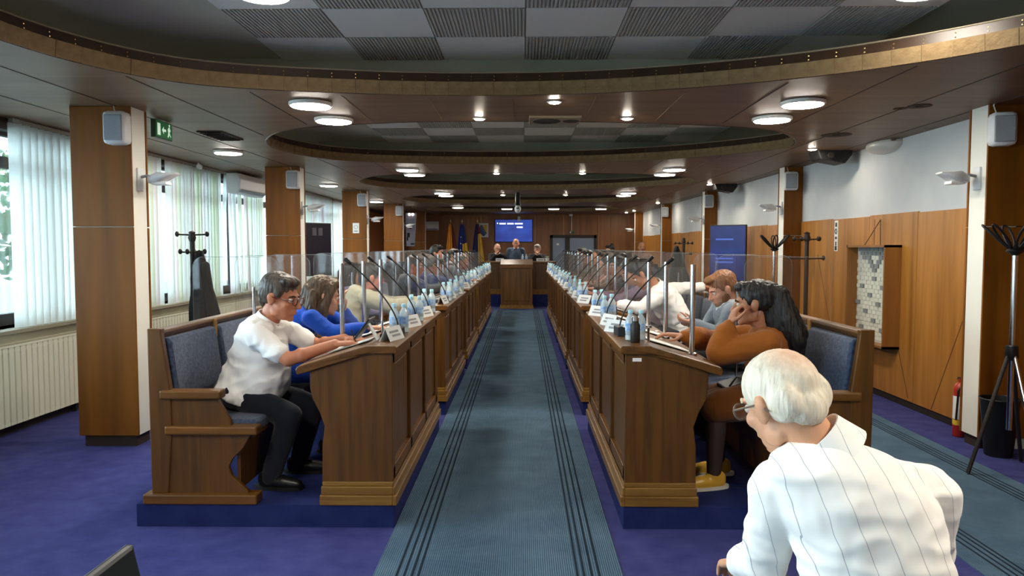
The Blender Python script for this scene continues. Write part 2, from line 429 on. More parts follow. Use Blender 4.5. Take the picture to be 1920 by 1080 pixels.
for k in range(-7, 7):
    x = -0.08 + 0.62 * k
    if not XL < x < 4.0: continue
    y = 1.0; run = None
    while y < 24.6:
        ins = any(inside(x, y - c, REL) or inside(x, y - c + 0.12, REL) or inside(x, y - c - 0.12, REL) for c in CENT)
        if not ins and run is None: run = y
        if (ins or y > 24.5) and run is not None:
            if y - run > 0.2: MB().box(x - 0.004, x + 0.004, run, y - 0.05, SOF - 0.003, SOF + 0.001).build('joint_strip', SEAM if abs(k) < 3 else SEAMD, ce)
            run = None
        y += 0.05
COPPER = noisy('copper_sheet', '#6d5538', '#97805c', (9, 9, 9), 6, 0.6, 0.6, (30, 30, 30), 0.1, 0.2, 0.25, 0.75)
BANDM = noisy('band_brown', '#34231a', '#43301f', (6, 6, 6), 3, 0.35, spec=0.5)
RIMM = mat('rim_light', '#a99c84', 0.35, 0.3); VOID = noisy('void_plaster', '#a7aa9a', '#b6b8a8', (1.5, 1.5, 1.5), 3, 0.8)
TILEP = mat('tile_plain', '#d4d5d0', 0.8); TILED = mat('tile_ribbed', '#b2b2aa', 0.8)
T = 0.615
tp = MB().box(-T / 2 + 0.003, T / 2 - 0.003, -T / 2 + 0.003, T / 2 - 0.003, -0.012, 0).mesh('ceiling_tile'); tp.materials.append(TILEP)
td = MB().box(-T / 2 + 0.003, T / 2 - 0.003, -T / 2 + 0.003, T / 2 - 0.003, -0.006, 0)
for i in range(26):
    x = -T / 2 + 0.012 + i * (T - 0.024) / 25
    td.box(x - 0.006, x + 0.006, -T / 2 + 0.004, T / 2 - 0.004, -0.016, -0.006)
td = td.mesh('ribbed_ceiling_tile'); td.materials.append(TILED)
# one copper sheet, slightly trapezoid and leaning
cp = MB().obox((0, -0.004, 0.045), (0.0815, 0, 0), (0, 0.004, 0), (0, -0.006, 0.047)).mesh('copper_sheet'); cp.materials.append(COPPER)
for ci, c in enumerate(CENT):
    r = link('ceiling_coffer', None, None, (0, c, SOF)); struct(r)
    n = len(REL)
    near = ci in (1, 2)
    # dark upper band, rim
    vs = []; fs = []
    for i, p in enumerate(REL):
        nrm = (REL[(i + 1) % n] - REL[i - 1]); nrm = Vector((nrm.y, -nrm.x)).normalized()
        if inside(p.x + nrm.x * 0.05, p.y + nrm.y * 0.05, REL): nrm = -nrm
        for d, z in ((0.0, -0.004), (0.0, 0.02), (0.022, 0.09), (0.03, 0.165), (0.055, 0.165), (0.055, 0.02)):
            vs.append((p.x + nrm.x * d, p.y + nrm.y * d, z))
    for i in range(n):
        j = (i + 1) % n
        for k in range(6): fs.append((i * 6 + k, j * 6 + k, j * 6 + (k + 1) % 6, i * 6 + (k + 1) % 6))
    MB().add(vs, fs).build('coffer_band', BANDM, r, True)
    MB().tube([(vs[i * 6 + 3][0], vs[i * 6 + 3][1], 0.168) for i in range(n)], 0.006, 6, True).build('rim_moulding', RIMM, r, True)
    riv = MB()
    if ci:
        for i, p in enumerate(REL):
            q = REL[(i + 1) % n]; m2 = (p + q) / 2; t = (q - p).normalized(); inn = Vector((t.y, -t.x))
            if not inside(m2.x + inn.x * 0.05, m2.y + inn.y * 0.05, REL): inn = -inn
            j = random.uniform(-0.003, 0.003)
            o = link('copper_sheet', cp, r, (m2.x + inn.x * (0.012 + j), m2.y + inn.y * (0.012 + j), 0.0), (random.uniform(-0.02, 0.02), random.uniform(-0.012, 0.012), math.atan2(t.y, t.x) + (PI if inn.dot(Vector((t.y, -t.x))) < 0 else 0)))
            if near:
                for zz in (0.115, 0.14):
                    a = p - inn * (0.024 + (zz - 0.09) * 0.11); riv.ell((a.x, a.y, zz), (0.006, 0.006, 0.006), None, 6, 4)
        if near: riv.build('rivets', mat('rivet_brass', '#d8b070', 0.25, 0.9), r, True, kind='stuff')
    # void above
    x0, x1, y0, y1, h = -3.25, 3.4, -1.98, 1.98, UP - SOF
    MB().add([(x0, y0, 0.02), (x1, y0, 0.02), (x1, y1, 0.02), (x0, y1, 0.02), (x0, y0, h), (x1, y0, h), (x1, y1, h), (x0, y1, h)],
             [(0, 1, 5, 4), (1, 2, 6, 5), (2, 3, 7, 6), (3, 0, 4, 7), (4, 5, 6, 7)]).build('coffer_ceiling', VOID, r)
    if ci < 4:
        for a in range(-3, 4):
            for b in range(6):
                link('ceiling_tile', td if (a + b) % 2 == 0 else tp, r, (0.016 + T * (a + 0.5), 1.975 - T * (b + 0.5), h - 0.002))

# ---- lamps
LM = mat('lamp_glow', '#ffffff', 0.5, emit=LAMP, ecol='#fff6e6'); SM = mat('spot_glow', '#ffffff', 0.5, emit=SPOT, ecol='#fff2dc')
RING = mat('lamp_ring', '#e6e4de', 0.4)
lr = MB().lathe([(0.150, 0), (0.165, -0.004), (0.165, -0.022), (0.152, -0.03), (0.146, -0.028)], 28).mesh('lamp_ring'); lr.materials.append(RING); smooth_by_angle(lr)
ld = MB().lathe([(0.147, -0.024), (0.144, -0.034), (0.10, -0.038), (0.01, -0.039)], 28).mesh('lamp_diffuser'); ld.materials.append(LM); smooth_by_angle(ld)
ldw = ld.copy(); ldw.materials.clear(); ldw.materials.append(mat('lamp_glow_soft', '#ffffff', 0.5, emit=LAMP * 0.4, ecol='#fff6e6'))
sr = MB().lathe([(0.045, 0), (0.058, -0.003), (0.058, -0.008), (0.046, -0.012), (0.040, -0.010)], 18).mesh('spot_ring'); sr.materials.append(RING); smooth_by_angle(sr)
sd = MB().lathe([(0.041, -0.009), (0.034, -0.016), (0.004, -0.019)], 18).mesh('spot_lens'); sd.materials.append(SM); smooth_by_angle(sd)
def disc(x, y, label, z=SOF):
    t = thing('ceiling_lamp', label, 'ceiling lamp', (x, y, z)); link('lamp_ring', lr, t); link('lamp_diffuser', ld if z == SOF else ldw, t)
def spot(x, y, label):
    t = thing('ceiling_spotlight', label, 'spotlight', (x, y, SOF)); link('spot_ring', sr, t); link('spot_lens', sd, t)
ordw = ['first', 'second', 'third', 'fourth', 'fifth']
for side, x in (('window', -1.62), ('panelled wall', 2.12)):
    for i, (y, nm) in enumerate(((5.75, 'front lamp of the nearest pair'), (6.45, 'rear lamp of the nearest pair'), (10.55, 'front lamp of the second pair'), (11.25, 'rear lamp of the second pair'), (15.1, 'front lamp of the third pair'), (15.8, 'rear lamp of the third pair'))):
        disc(x, y, 'round white ceiling lamp, %s on the %s side' % (nm, side))
    for y, nm in ((1.25, 'front'), (1.95, 'rear')): disc(x, y, 'round white ceiling lamp above the camera on the %s side, %s one' % (side, nm))
disc(-3.38, 8.6, 'round white ceiling lamp over the coat stand by the window'); disc(-3.42, 13.2, 'round white ceiling lamp between the second and third window pillars')
disc(-3.5, 17.9, 'round white ceiling lamp beside the pillar with the paper notice'); disc(-1.78, 20.6, 'round white ceiling lamp above the flags at the back')
for x, nm in ((-0.45, 'left one'), (0.88, 'middle one'), (2.22, 'right one')): disc(x, 21.3, 'round white ceiling lamp over the dais, %s of a row of three' % nm)
for x, s in ((-1.45, 'window'), (2.2, 'panelled wall')):
    disc(x, 4.22, 'round white lamp at the top edge inside the nearest coffer, %s side' % s, UP - 0.012); disc(x, -0.28, 'round white lamp inside the coffer behind the camera, %s side' % s, UP - 0.012)
spot(0.24, 5.72, 'small spotlight nearest the front, alone beside the nearest coffer edge')
for x, y, nm in ((-0.37, 6.45, 'left of the ceiling vent plate'), (0.89, 6.45, 'right of the ceiling vent plate'), (-0.39, 11.2, 'second row of the aisle, left one'), (0.89, 11.2, 'second row of the aisle, right one'), (-0.42, 15.8, 'third row of the aisle, left one'), (0.9, 15.8, 'third row of the aisle, right one'),
                 (3.25, 8.5, 'beside the black ceiling bracket near the white wall'), (3.27, 13.2, 'above the blue screen by the white wall'), (3.36, 18.7, 'over the third bay of the panelled wall'), (3.38, 22.8, 'near the far pillar on the panelled side'), (3.3, 23.9, 'last one beside the back wall')):
    spot(x, y, 'small round ceiling spotlight, ' + nm)

# ================================================================== DESKS, BENCHES, SCREENS
DY = [4.19, 7.05, 9.75, 12.4, 14.95]; DL = 2.25
ROW = {-1: 'left', 1: 'right'}; NTH = ['nearest', 'second', 'third', 'fourth', 'farthest']
desk_end = [(0.660, 0.255), (1.065, 0.255), (1.062, 0.47), (1.048, 0.58), (1.075, 0.66), (1.115, 0.74), (1.128, 0.80), (1.128, 0.895), (0.80, 1.0), (0.660, 1.0)]
desk_top = [(0.628, 1.0), (0.628, 1.035), (0.64, 1.045), (0.80, 1.045), (1.195, 0.925), (1.205, 0.905), (1.195, 0.876), (0.80, 0.997)]
bench_end = [(1.985, 0.185), (1.49, 0.185), (1.50, 0.205), (1.59, 0.29), (1.605, 0.34), (1.585, 0.385), (1.52, 0.45), (1.48, 0.52), (1.455, 0.53), (1.585, 0.58), (1.59, 0.61), (1.66, 0.73), (1.93, 0.73)]
bench_post = [(2.05, 0.185), (1.955, 0.185), (1.925, 0.55), (1.93, 0.78), (1.975, 1.11), (1.972, 1.135), (2.055, 1.135)]
TOPZ = 1.045
def slope_z(u): return 1.045 if u < 0.8 else 1.045 - (u - 0.8) * 0.304

# ---- clear screens between the seats
def rounded(u0, u1, z0, z1, r, s, corners=(1, 1)):
    pts = [(u0, z0), (u1, z0)]
    for (cu, a0) in ((u1 - r, 0), (u0 + r, PI / 2)):
        for i in range(7):
            g = a0 + PI / 2 * i / 6; pts.append((cu + r * math.cos(g), z1 - r + r * math.sin(g)))
    return [(s * u, z) for u, z in pts]
EDGE = mat('acrylic_edge', '#7f888a', 0.3)
def bench_screen(s, y, t):
    p = MB().tube([(s * 1.70, y + 0.012, 0.60), (s * 1.70, y + 0.012, 1.335)], 0.011, 10).build('screen_post', CHROME, t, True)
    R_ = rounded(1.53, 2.10, 0.80, 1.535, 0.07, s)
    MB().prism(R_, y - 0.0025, y + 0.0025).build('acrylic_sheet', CLEAR, p, label='clear acrylic sheet with rounded corners')
    MB().tube([(x, y, z) for x, z in R_], 0.0011, 4, True).build('sheet_edge', EDGE, p)
    MB().box(s * 1.68, s * 1.72, y - 0.01, y + 0.03, 0.595, 0.61).build('post_foot', CHROME, p)
def desk_screen(s, y, q):
    u = 1.09
    p = MB().tube([(s * u, y, slope_z(u)), (s * u, y, 1.495)], 0.016, 14).build('screen_post', CHROME, q, True, label='chrome post')
    MB().lathe([(0.03, slope_z(u) - 0.012), (0.03, slope_z(u) + 0.012), (0.02, slope_z(u) + 0.018)], 14, (s * u, y, 0)).build('post_foot', CHROME, p, True)
    MB().prism([(s * 0.83, 1.1), (s * 1.075, 1.1), (s * 1.075, 1.48), (s * 0.83, 1.48)], y - 0.0025, y + 0.0025).build('acrylic_sheet', CLEAR, p, label='clear acrylic sheet')
    MB().tube([(s * 0.83, y, slope_z(0.83)), (s * 0.83, y, 1.12)], 0.008, 8).build('support_pin', CHROME, p, True)

def make_unit(s):
    """platform, desk, bench of one side; y runs 0..DL"""
    mir = lambda poly: [(s * u, z) for u, z in poly]
    pl = MB().box(s * 0.652, s * 2.13, -0.02, DL + 0.03, 0, 0.13).build('floor_platform', PLATC); struct(pl)
    # ---- desk
    d = thing('desk', 'desk', 'desk')
    for a, b in ((0, 0.032), (DL - 0.032, DL)): MB().prism(mir(desk_end), a, b).build('end_panel', OAK, d, bevel=0.004)
    MB().prism(mir(desk_top), -0.022, DL + 0.022).build('desk_top', OAKY, d, bevel=0.005)
    MB().box(s * 0.69, s * 0.705, 0.03, DL - 0.03, 0.2, 1.0).build('front_board', OAK, d)
    n = 3; w = DL / n
    for k in range(n + 1):
        y = min(max(k * w, 0.07), DL - 0.07); e = 0.038 if k in (0, n) else 0.034
        MB().box(s * 0.664, s * 0.70, y - e, y + e, 0.255, 1.0).build('stile', OAK, d, bevel=0.006)
    MB().box(s * 0.664, s * 0.70, 0.03, DL - 0.03, 0.93, 1.0).build('rail', OAKY, d, bevel=0.004)
    MB().box(s * 0.664, s * 0.70, 0.03, DL - 0.03, 0.255, 0.33).build('rail', OAKY, d, bevel=0.004)
    for k in range(n):
        MB().box(s * 0.682, s * 0.70, k * w + 0.06, (k + 1) * w - 0.06, 0.35, 0.91).build('raised_panel', OAK, d, bevel=0.008)
    for z0, z1, o in ((0.13, 0.187, 0.0), (0.187, 0.235, 0.012), (0.235, 0.26, 0.022)):
        MB().box(s * (0.635 + o), s * 0.66, -0.03 + o, DL + 0.03 - o, z0, z1).build('plinth_moulding', OAKEDGE, d, bevel=0.004)
        for ya, yb in ((-0.03 + o, 0.03), (DL - 0.03, DL + 0.03 - o)): MB().box(s * 0.66, s * (1.075 - o * 0.5), ya, yb, z0, z1).build('plinth_moulding', OAKEDGEX, d, bevel=0.004)
    MB().box(s * 0.70, s * 1.04, 0.03, DL - 0.03, 0.60, 0.62).build('under_shelf', OAK, d)
    MB().box(s * 0.70, s * 0.9, 0.03, DL - 0.03, 0.14, 0.16).build('foot_board', OAK, d)
    # ---- bench
    b = thing('bench', 'bench', 'bench')
    for a, e in ((0, 0.045), (DL - 0.045, DL)):
        MB().prism(mir(bench_end), a + 0.008, e - 0.008).build('end_panel', OAK, b, bevel=0.004)
        MB().prism(mir(bench_post), a, e).build('end_post', OAK, b, bevel=0.006)
        MB().box(s * 1.635, s * 1.985, a - 0.022, e + 0.022, 0.735, 0.785).build('armrest', OAKX, b, bevel=0.01)
        MB().box(s * 1.43, s * 1.96, a - 0.022, e + 0.022, 0.53, 0.58).build('side_rail', OAKX, b, bevel=0.01)
        MB().box(s * 1.435, s * 2.09, a - 0.03, e + 0.03, 0.13, 0.187).build('base_rail', OAKX, b, bevel=0.008)
    bp = [(2.0, 0.5), (2.045, 1.10), (2.02, 1.10), (1.975, 0.5)]
    MB().prism(mir(bp), 0.045, DL - 0.045).build('back_board', OAK, b)
    MB().prism(mir([(1.995, 1.085), (1.985, 1.105), (1.99, 1.125), (2.06, 1.125), (2.062, 1.085)]), 0.04, DL - 0.04).build('top_rail', OAKY, b, bevel=0.005)
    MB().box(s * 1.47, s * 1.97, 0.045, DL - 0.045, 0.50, 0.53).build('seat_board', OAKY, b)
    MB().box(s * 1.55, s * 1.57, 0.045, DL - 0.045, 0.2, 0.5).build('seat_riser', OAK, b)
    w3 = (DL - 0.09) / 3
    for k in range(3):
        y0 = 0.045 + k * w3
        cu = MB().prism(mir([(1.995, 0.70), (1.925, 0.695), (1.915, 0.74), (1.955, 1.05), (1.972, 1.075), (2.02, 1.075)]), y0 + 0.035, y0 + w3 - 0.035).build('back_cushion', FABRIC, b, True, 0.018)
        MB().box(s * 1.455, s * 1.93, y0 + 0.015, y0 + w3 - 0.015, 0.53, 0.60).build('seat_cushion', FABRIC, b, True, 0.02)
        if k: MB().box(s * 1.975, s * 1.984, y0 - 0.022, y0 + 0.022, 1.0, 1.12).build('brass_plate', BRASS, b)
    for dy in ((0.62, 1.29, 1.95) if s < 0 else (0.25, 1.08, 1.8)):
        desk_screen(s, dy, d); pass
    for dy in (0.71, 1.44, 2.16): bench_screen(s, dy, b)
    return pl, d, b
for s in (-1, 1):
    pl, d, b = make_unit(s)
    for k in range(5):
        P, D, B = (pl, d, b) if k == 0 else (copy_tree(pl), copy_tree(d), copy_tree(b))
        for o in (P, D, B): o.location = (CX, DY[k], 0)
        D['label'] = 'dark oak council desk, %s of the row on the %s side of the aisle' % (NTH[k], ROW[s]); D['group'] = 'council desks along the aisle'
        B['label'] = 'dark oak bench with blue-grey cushions, %s on the %s side of the aisle' % (NTH[k], ROW[s]); B['group'] = 'benches behind the desks'
        if k == 0 and s == 1:
            MB().box(0.70, 0.75, -0.004, 0, 0.955, 0.975).build('paper_sticker', PAPER, D)
# ---- microphones, bottles, cards, papers on the desks
MICB = mat('mic_base', '#2c3036', 0.4); SILV = mat('silver_key', '#b9bcc2', 0.3, 0.8)
def make_mic(s):
    t = thing('desk_microphone', 'mic', 'microphone')
    MB().prism([(s * -0.055, 0), (s * 0.075, 0), (s * 0.075, 0.018), (s * -0.03, 0.062), (s * -0.055, 0.055)], -0.06, 0.06).build('mic_base', MICB, t, bevel=0.004)
    for y in (-0.03, 0.0, 0.03): MB().obox((s * 0.045, y, 0.033), (0.014, 0, -s * 0.006 * 1.0), (0, 0.010, 0), (0, 0, 0.003)).build('key', SILV, t)
    pts = []
    for i in range(13):
        f = i / 12; pts.append((s * (-0.03 + 0.30 * f ** 1.35), -0.02 * f, 0.055 + 0.40 * f ** 0.85))
    MB().tube(pts, 0.0048, 8).build('gooseneck', BLACK, t, True)
    a, b = Vector(pts[-1]), Vector(pts[-1]) - Vector(pts[-2]); b.normalize()
    MB().cap(a, a + b * 0.035, 0.011, 0.0125, 12).build('mic_head', BLACK, t, True)
    return t
mics = {s: make_mic(s) for s in (-1, 1)}; used = set()
WATER = glassy('bottle_plastic', '#dcebf0', 0.45, 0.06, 0.1, (0.93, 0.98, 1.0, 1)); CAP = mat('bottle_cap', '#a9dbea', 0.4); LABELM = noisy('bottle_label', '#bcd8ee', '#5f8fd0', (60, 60, 40), 2, 0.5)
bm_ = MB().lathe([(0.026, 0), (0.031, 0.004), (0.031, 0.03), (0.028, 0.036), (0.031, 0.042), (0.031, 0.12), (0.027, 0.138), (0.015, 0.158), (0.0125, 0.166), (0.0125, 0.172)], 14).mesh('bottle_body'); bm_.materials.append(WATER); smooth_by_angle(bm_)
bc_ = MB().lathe([(0.0155, 0.17), (0.0155, 0.188), (0.013, 0.191)], 12).mesh('bottle_cap'); bc_.materials.append(CAP); smooth_by_angle(bc_)
bl_ = MB().lathe([(0.0315, 0.06), (0.0318, 0.064), (0.0318, 0.105), (0.0315, 0.108)], 14).mesh('bottle_label'); bl_.materials.append(LABELM); smooth_by_angle(bl_)
def bottle(x, y, z, label, group, k=1.0):
    t = thing('water_bottle', label, 'bottle', (x, y, z), random.uniform(0, 6), group); t.scale = (k, k, k)
    link('bottle_body', bm_, t); link('bottle_cap', bc_, t); link('bottle_label', bl_, t)
CARD = mat('card_white', '#d9dcdc', 0.7); INK = mat('ink_grey', '#8a8f94', 0.8)
cm = MB(); cm.add([(-0.035, -0.1, 0), (-0.033, -0.1, 0), (0, -0.1, 0.075), (0.033, -0.1, 0), (0.035, -0.1, 0), (0, -0.1, 0.08), (-0.035, 0.1, 0), (-0.033, 0.1, 0), (0, 0.1, 0.075), (0.033, 0.1, 0), (0.035, 0.1, 0), (0, 0.1, 0.08)],
    [(0, 1, 2, 5), (2, 3, 4, 5), (6, 11, 8, 7), (8, 11, 10, 9), (0, 5, 11, 6), (5, 4, 10, 11), (1, 7, 8, 2), (2, 8, 9, 3), (0, 6, 7, 1), (3, 9, 10, 4)])
cm = cm.mesh('folded_card'); cm.materials.append(CARD)
lm = MB()
for i, (a, b) in enumerate(((-0.07, 0.05), (-0.05, 0.06))):
    z = 0.05 - i * 0.022; x = 0.035 * (1 - z / 0.08) + 0.0012
    lm.obox((x, (a + b) / 2, z), (0.0006, 0, 0.00025), (0, (b - a) / 2, 0), (-0.0026, 0, 0.006)); lm.obox((-x, (a + b) / 2, z), (0.0006, 0, -0.00025), (0, (b - a) / 2, 0), (0.0026, 0, 0.006))
lm = lm.mesh('printed_lines'); lm.materials.append(INK)
def paper(x, y, label, rz, s, w=0.095, h=0.125, n=4):
    u = abs(x - CX); t = thing('paper_sheets', label, 'papers', (x, y, slope_z(u) + 0.008), 0, 'papers lying on the desks')
    for i in range(n):
        c, sn = math.cos(rz + random.uniform(-0.1, 0.1)), math.sin(rz + random.uniform(-0.1, 0.1)); sl = -s * 0.304
        MB().obox((0, random.uniform(-0.01, 0.01), 0.0012 * i), (c * h, sn * h, c * h * sl), (-sn * w, c * w, -sn * w * sl), (0, 0, 0.0005)).build('sheet', PAPER, t)
for s in (-1, 1):
    for k in range(5):
        for i in range(3):
            y = DY[k] + (0.42 if s < 0 else 0.5) + i * 0.74
            m = mics[s] if s not in used else copy_tree(mics[s]); used.add(s)
            m.location = (CX + s * 0.72, y, TOPZ + 0.001); m['group'] = 'gooseneck microphones on the desks'
            m['label'] = 'black gooseneck microphone on the %s desk, %s side, %s from its front' % (NTH[k], ROW[s], ('first', 'second', 'third')[i])
            m.rotation_euler = (0, 0, random.uniform(-0.15, 0.15))
            # card
            c = thing('name_card', 'folded white name card on the %s desk, %s side, at its %s place' % (NTH[k], ROW[s], ('first', 'second', 'third')[i]), 'name card', (CX + s * 0.70, y + (0.16 if (s > 0 and k == 0 and i == 0) else -0.17), TOPZ + 0.001), random.uniform(-0.15, 0.15) + (0.5 if s > 0 else -0.3), 'name cards on the desks')
            link('folded_card', cm, c); link('printed_lines', lm, c)
            g = 'water bottles on the %s desk, %s side' % (NTH[k], ROW[s]); lb = 'clear water bottle with blue cap on the %s desk, %s side, by its %s microphone' % (NTH[k], ROW[s], ('first', 'second', 'third')[i])
            if s < 0: spots = [(0.675, 0.17), (0.735, 0.20), (0.69, 0.26), (0.75, 0.30), (0.68, 0.36)] if k else [(0.69, 0.20), (0.745, 0.16), (0.70, 0.28), (0.76, 0.25)]
            else: spots = [(0.67, 0.19), (0.73, 0.22), (0.68, 0.28), (0.74, 0.33)] if k else ([(0.72, -0.27), (0.785, -0.25)] if i == 0 else [(0.70, 0.22), (0.76, 0.27)])
            for (u, dy) in spots:
                yy = y + dy + random.uniform(-0.008, 0.008)
                if DY[k] < yy < DY[k] + DL: bottle(CX + s * u, yy, TOPZ + 0.001, lb, g, random.uniform(0.93, 1.04))
            if random.random() < 0.8 or k == 0: paper(CX + s * 0.96, y - 0.12 + random.uniform(-0.03, 0.03), 'white papers on the %s desk, %s side, at its %s place' % (NTH[k], ROW[s], ('first', 'second', 'third')[i]), random.uniform(-0.2, 0.2), s)
# tablet behind the near-left card, black tumbler near right
t = thing('tablet_stand', 'black tablet leaning on a stand beside the white name card, nearest left desk', 'tablet', (CX - 0.86, DY[0] + 0.22, 1.060))
MB().obox((0, 0, 0.06), (0.045, 0, 0.06), (0, 0.09, 0), (0.004, 0, -0.003)).build('tablet', BLACK, t, bevel=0.002)
MB().obox((0.05, 0, 0.04), (0.03, 0, -0.05), (0, 0.03, 0), (0.003, 0, 0.002)).build('support', CARD, t)
t = thing('flask', 'dark metal flask beside two water bottles on the nearest right desk', 'flask', (CX + 0.735, DY[0] + 0.14, TOPZ + 0.001))
MB().lathe([(0.026, 0), (0.028, 0.004), (0.028, 0.1), (0.02, 0.115), (0.02, 0.125)], 16).build('flask_body', DARK, t, True); MB().lathe([(0.021, 0.125), (0.021, 0.145), (0.018, 0.148)], 16).build('flask_lid', CHROME, t, True)

# ================================================================== DAIS AND BACK WALL
PC = -0.15
pl = struct(MB().box(-1.35, 1.05, 20.05, 20.24, 0, 0.32).box(-1.35, 1.05, 20.24, 22.6, 0, 0.22).build('floor_dais', PLATC))
t = thing('dais_desk', 'wide dark oak desk on the raised dais behind the lectern', 'desk', (PC, 20.15, 0.32))
MB().box(-1.0, 1.02, 0, 0.05, 0, 0.84).build('front_board', OAK, t)
for x in (-1.0, -0.45, 0.45, 1.02): MB().box(x - 0.03, x + 0.03, -0.018, 0, 0.06, 0.84).build('stile', OAK, t, bevel=0.004)
for x0, x1 in ((-0.96, -0.5), (-0.4, 0.4), (0.5, 0.98)): MB().box(x0, x1, -0.012, 0, 0.12, 0.76).build('raised_panel', OAK, t, bevel=0.005)
MB().box(-1.04, 1.06, -0.05, 0.46, 0.84, 0.89).build('desk_top', OAKX, t, bevel=0.006)
for z0, z1, o in ((0, 0.06, 0.03), (0.06, 0.14, 0.015)): MB().box(-1.03, 1.05, -o - 0.01, 0, z0, z1).build('plinth_moulding', OAKEDGE, t, bevel=0.004)
for x in (-1.0, 1.02): MB().box(x - 0.02, x + 0.02, 0.05, 0.42, 0, 0.84).build('end_panel', OAK, t)
t = thing('lectern', 'dark oak lectern at the far end of the aisle runner', 'lectern', (PC - 0.005, 19.3, 0))
MB().box(-0.40, 0.40, 0, 0.04, 0.09, 1.1).build('front_panel', OAK, t)
MB().box(-0.32, 0.32, -0.012, 0.0, 0.2, 0.98).build('raised_panel', OAK, t, bevel=0.006)
for x in (-0.385, 0.385): MB().box(x - 0.025, x + 0.025, -0.02, 0.0, 0.09, 1.05).build('stile', OAK, t, bevel=0.004); 
for x in (-0.39, 0.39): MB().box(x - 0.015, x + 0.015, 0.04, 0.55, 0.0, 1.1).build('side_panel', OAK, t)
MB().box(-0.42, 0.42, -0.035, 0.03, 1.05, 1.14).build('cornice', OAKX, t, bevel=0.006)
MB().prism([(-0.03, 1.12), (0.58, 1.24), (0.58, 1.27), (-0.03, 1.15)], -0.42, 0.42, 'x').build('reading_top', OAKX, t)
for z0, z1, o in ((0, 0.05, 0.04), (0.05, 0.09, 0.025)): MB().box(-0.40 - o, 0.40 + o, -o, 0.5, z0, z1).build('plinth_moulding', OAKEDGE, t, bevel=0.004)
for x, nm, wd in ((-0.62, 'left', 0.22), (0.48, 'right', 0.22)):
    c = thing('name_plate', 'white name plate on the dais desk, %s of the lectern' % nm, 'name plate', (x, 20.19, 1.21)); MB().prism([(-0.03, 0), (0.03, 0), (0.0, 0.085)], -wd / 2, wd / 2, 'x').build('card', CARD, c); MB().obox((0, -0.0165, 0.042), (wd * 0.35, 0, 0), (0, 0.0006, 0), (0, 0.006, 0.015)).build('printed_line', INK, c)
for x in (0.10, 0.0): bottle(x, 20.26 + (0.08 if x == 0 else 0), 1.21, 'small water bottle on the dais desk beside the speaker', 'water bottles on the dais')
t = thing('table_flag', 'small white and green flower pot on the dais desk, behind the right name plate', 'plant', (0.67, 20.3, 1.21)); MB().lathe([(0.04, 0), (0.055, 0.09), (0.05, 0.09)], 12).build('pot', WPLAST, t, True)
g = MB()
for i in range(14):
    a = i * 2.4; g.tube([(0, 0, 0.08), (0.03 * math.cos(a), 0.03 * math.sin(a), 0.13), (0.06 * math.cos(a), 0.06 * math.sin(a), 0.14)], [0.004, 0.014, 0.002], 5)
g.build('leaves', mat('leaf_pale', '#9fb08a', 0.6), t, True); t.name = 'potted_plant'
for x, nm in ((-0.71, 'left'), (-0.19, 'middle'), (0.40, 'right')):
    c = thing('office_chair', 'black high-backed chair on the dais, %s of three' % nm, 'chair', (x, 21.35, 0.22)); MB().box(-0.23, 0.23, -0.24, 0.2, 0.42, 0.5).build('seat', BLACK, c, bevel=0.03)
    MB().prism([(0.2, 0.5), (0.26, 0.5), (0.34, 1.05), (0.28, 1.05)], -0.22, 0.22, 'x').build('backrest', BLACK, c, bevel=0.02); MB().tube([(0, 0, 0.05), (0, 0, 0.42)], 0.03, 10).build('pole', CHROME, c, True)
    for k in range(5): MB().tube([(0, 0, 0.07), (0.26 * math.cos(k * 1.257), 0.26 * math.sin(k * 1.257), 0.03)], 0.018, 8).build('leg', BLACK, c, True)
# television with a bright interface
t = thing('television', 'wall television showing a blue screen above the dais', 'television', (-0.30, YB - 0.03, 1.76))
MB().box(-0.635, 0.635, -0.06, 0, 0, 0.77).build('frame', BLACK, t, bevel=0.006)
def screen_mat(name, c1, c2, e):
    m = noisy(name, c1, c2, (1.2, 1.2, 1.6), 2, 0.3); N, L, b = nodes(m)
    cr = [n for n in N if n.type == 'VALTORGB'][0]; L.new(cr.outputs[0], b.inputs['Emission Color']); b.inputs['Emission Strength'].default_value = e; return m
sc = MB().box(-0.615, 0.615, -0.064, -0.06, 0.02, 0.75).build('screen', screen_mat('tv_blue', '#10206e', '#2c50b4', 0.55), t)
UIW = mat('screen_white', '#e6ecff', 0.5, emit=1.2)
for x0, x1, z in ((-0.56, -0.53, 0.63), (-0.48, -0.27, 0.62), (-0.22, 0.0, 0.62), (0.04, 0.30, 0.62), (0.10, 0.30, 0.50)): MB().box(x0, x1, -0.067, -0.064, z - 0.022, z + 0.022).build('screen_button', UIW, sc)
MB().box(0.13, 0.22, -0.09, -0.05, 0.70, 0.86).build('camera_box', WPLAST, t)
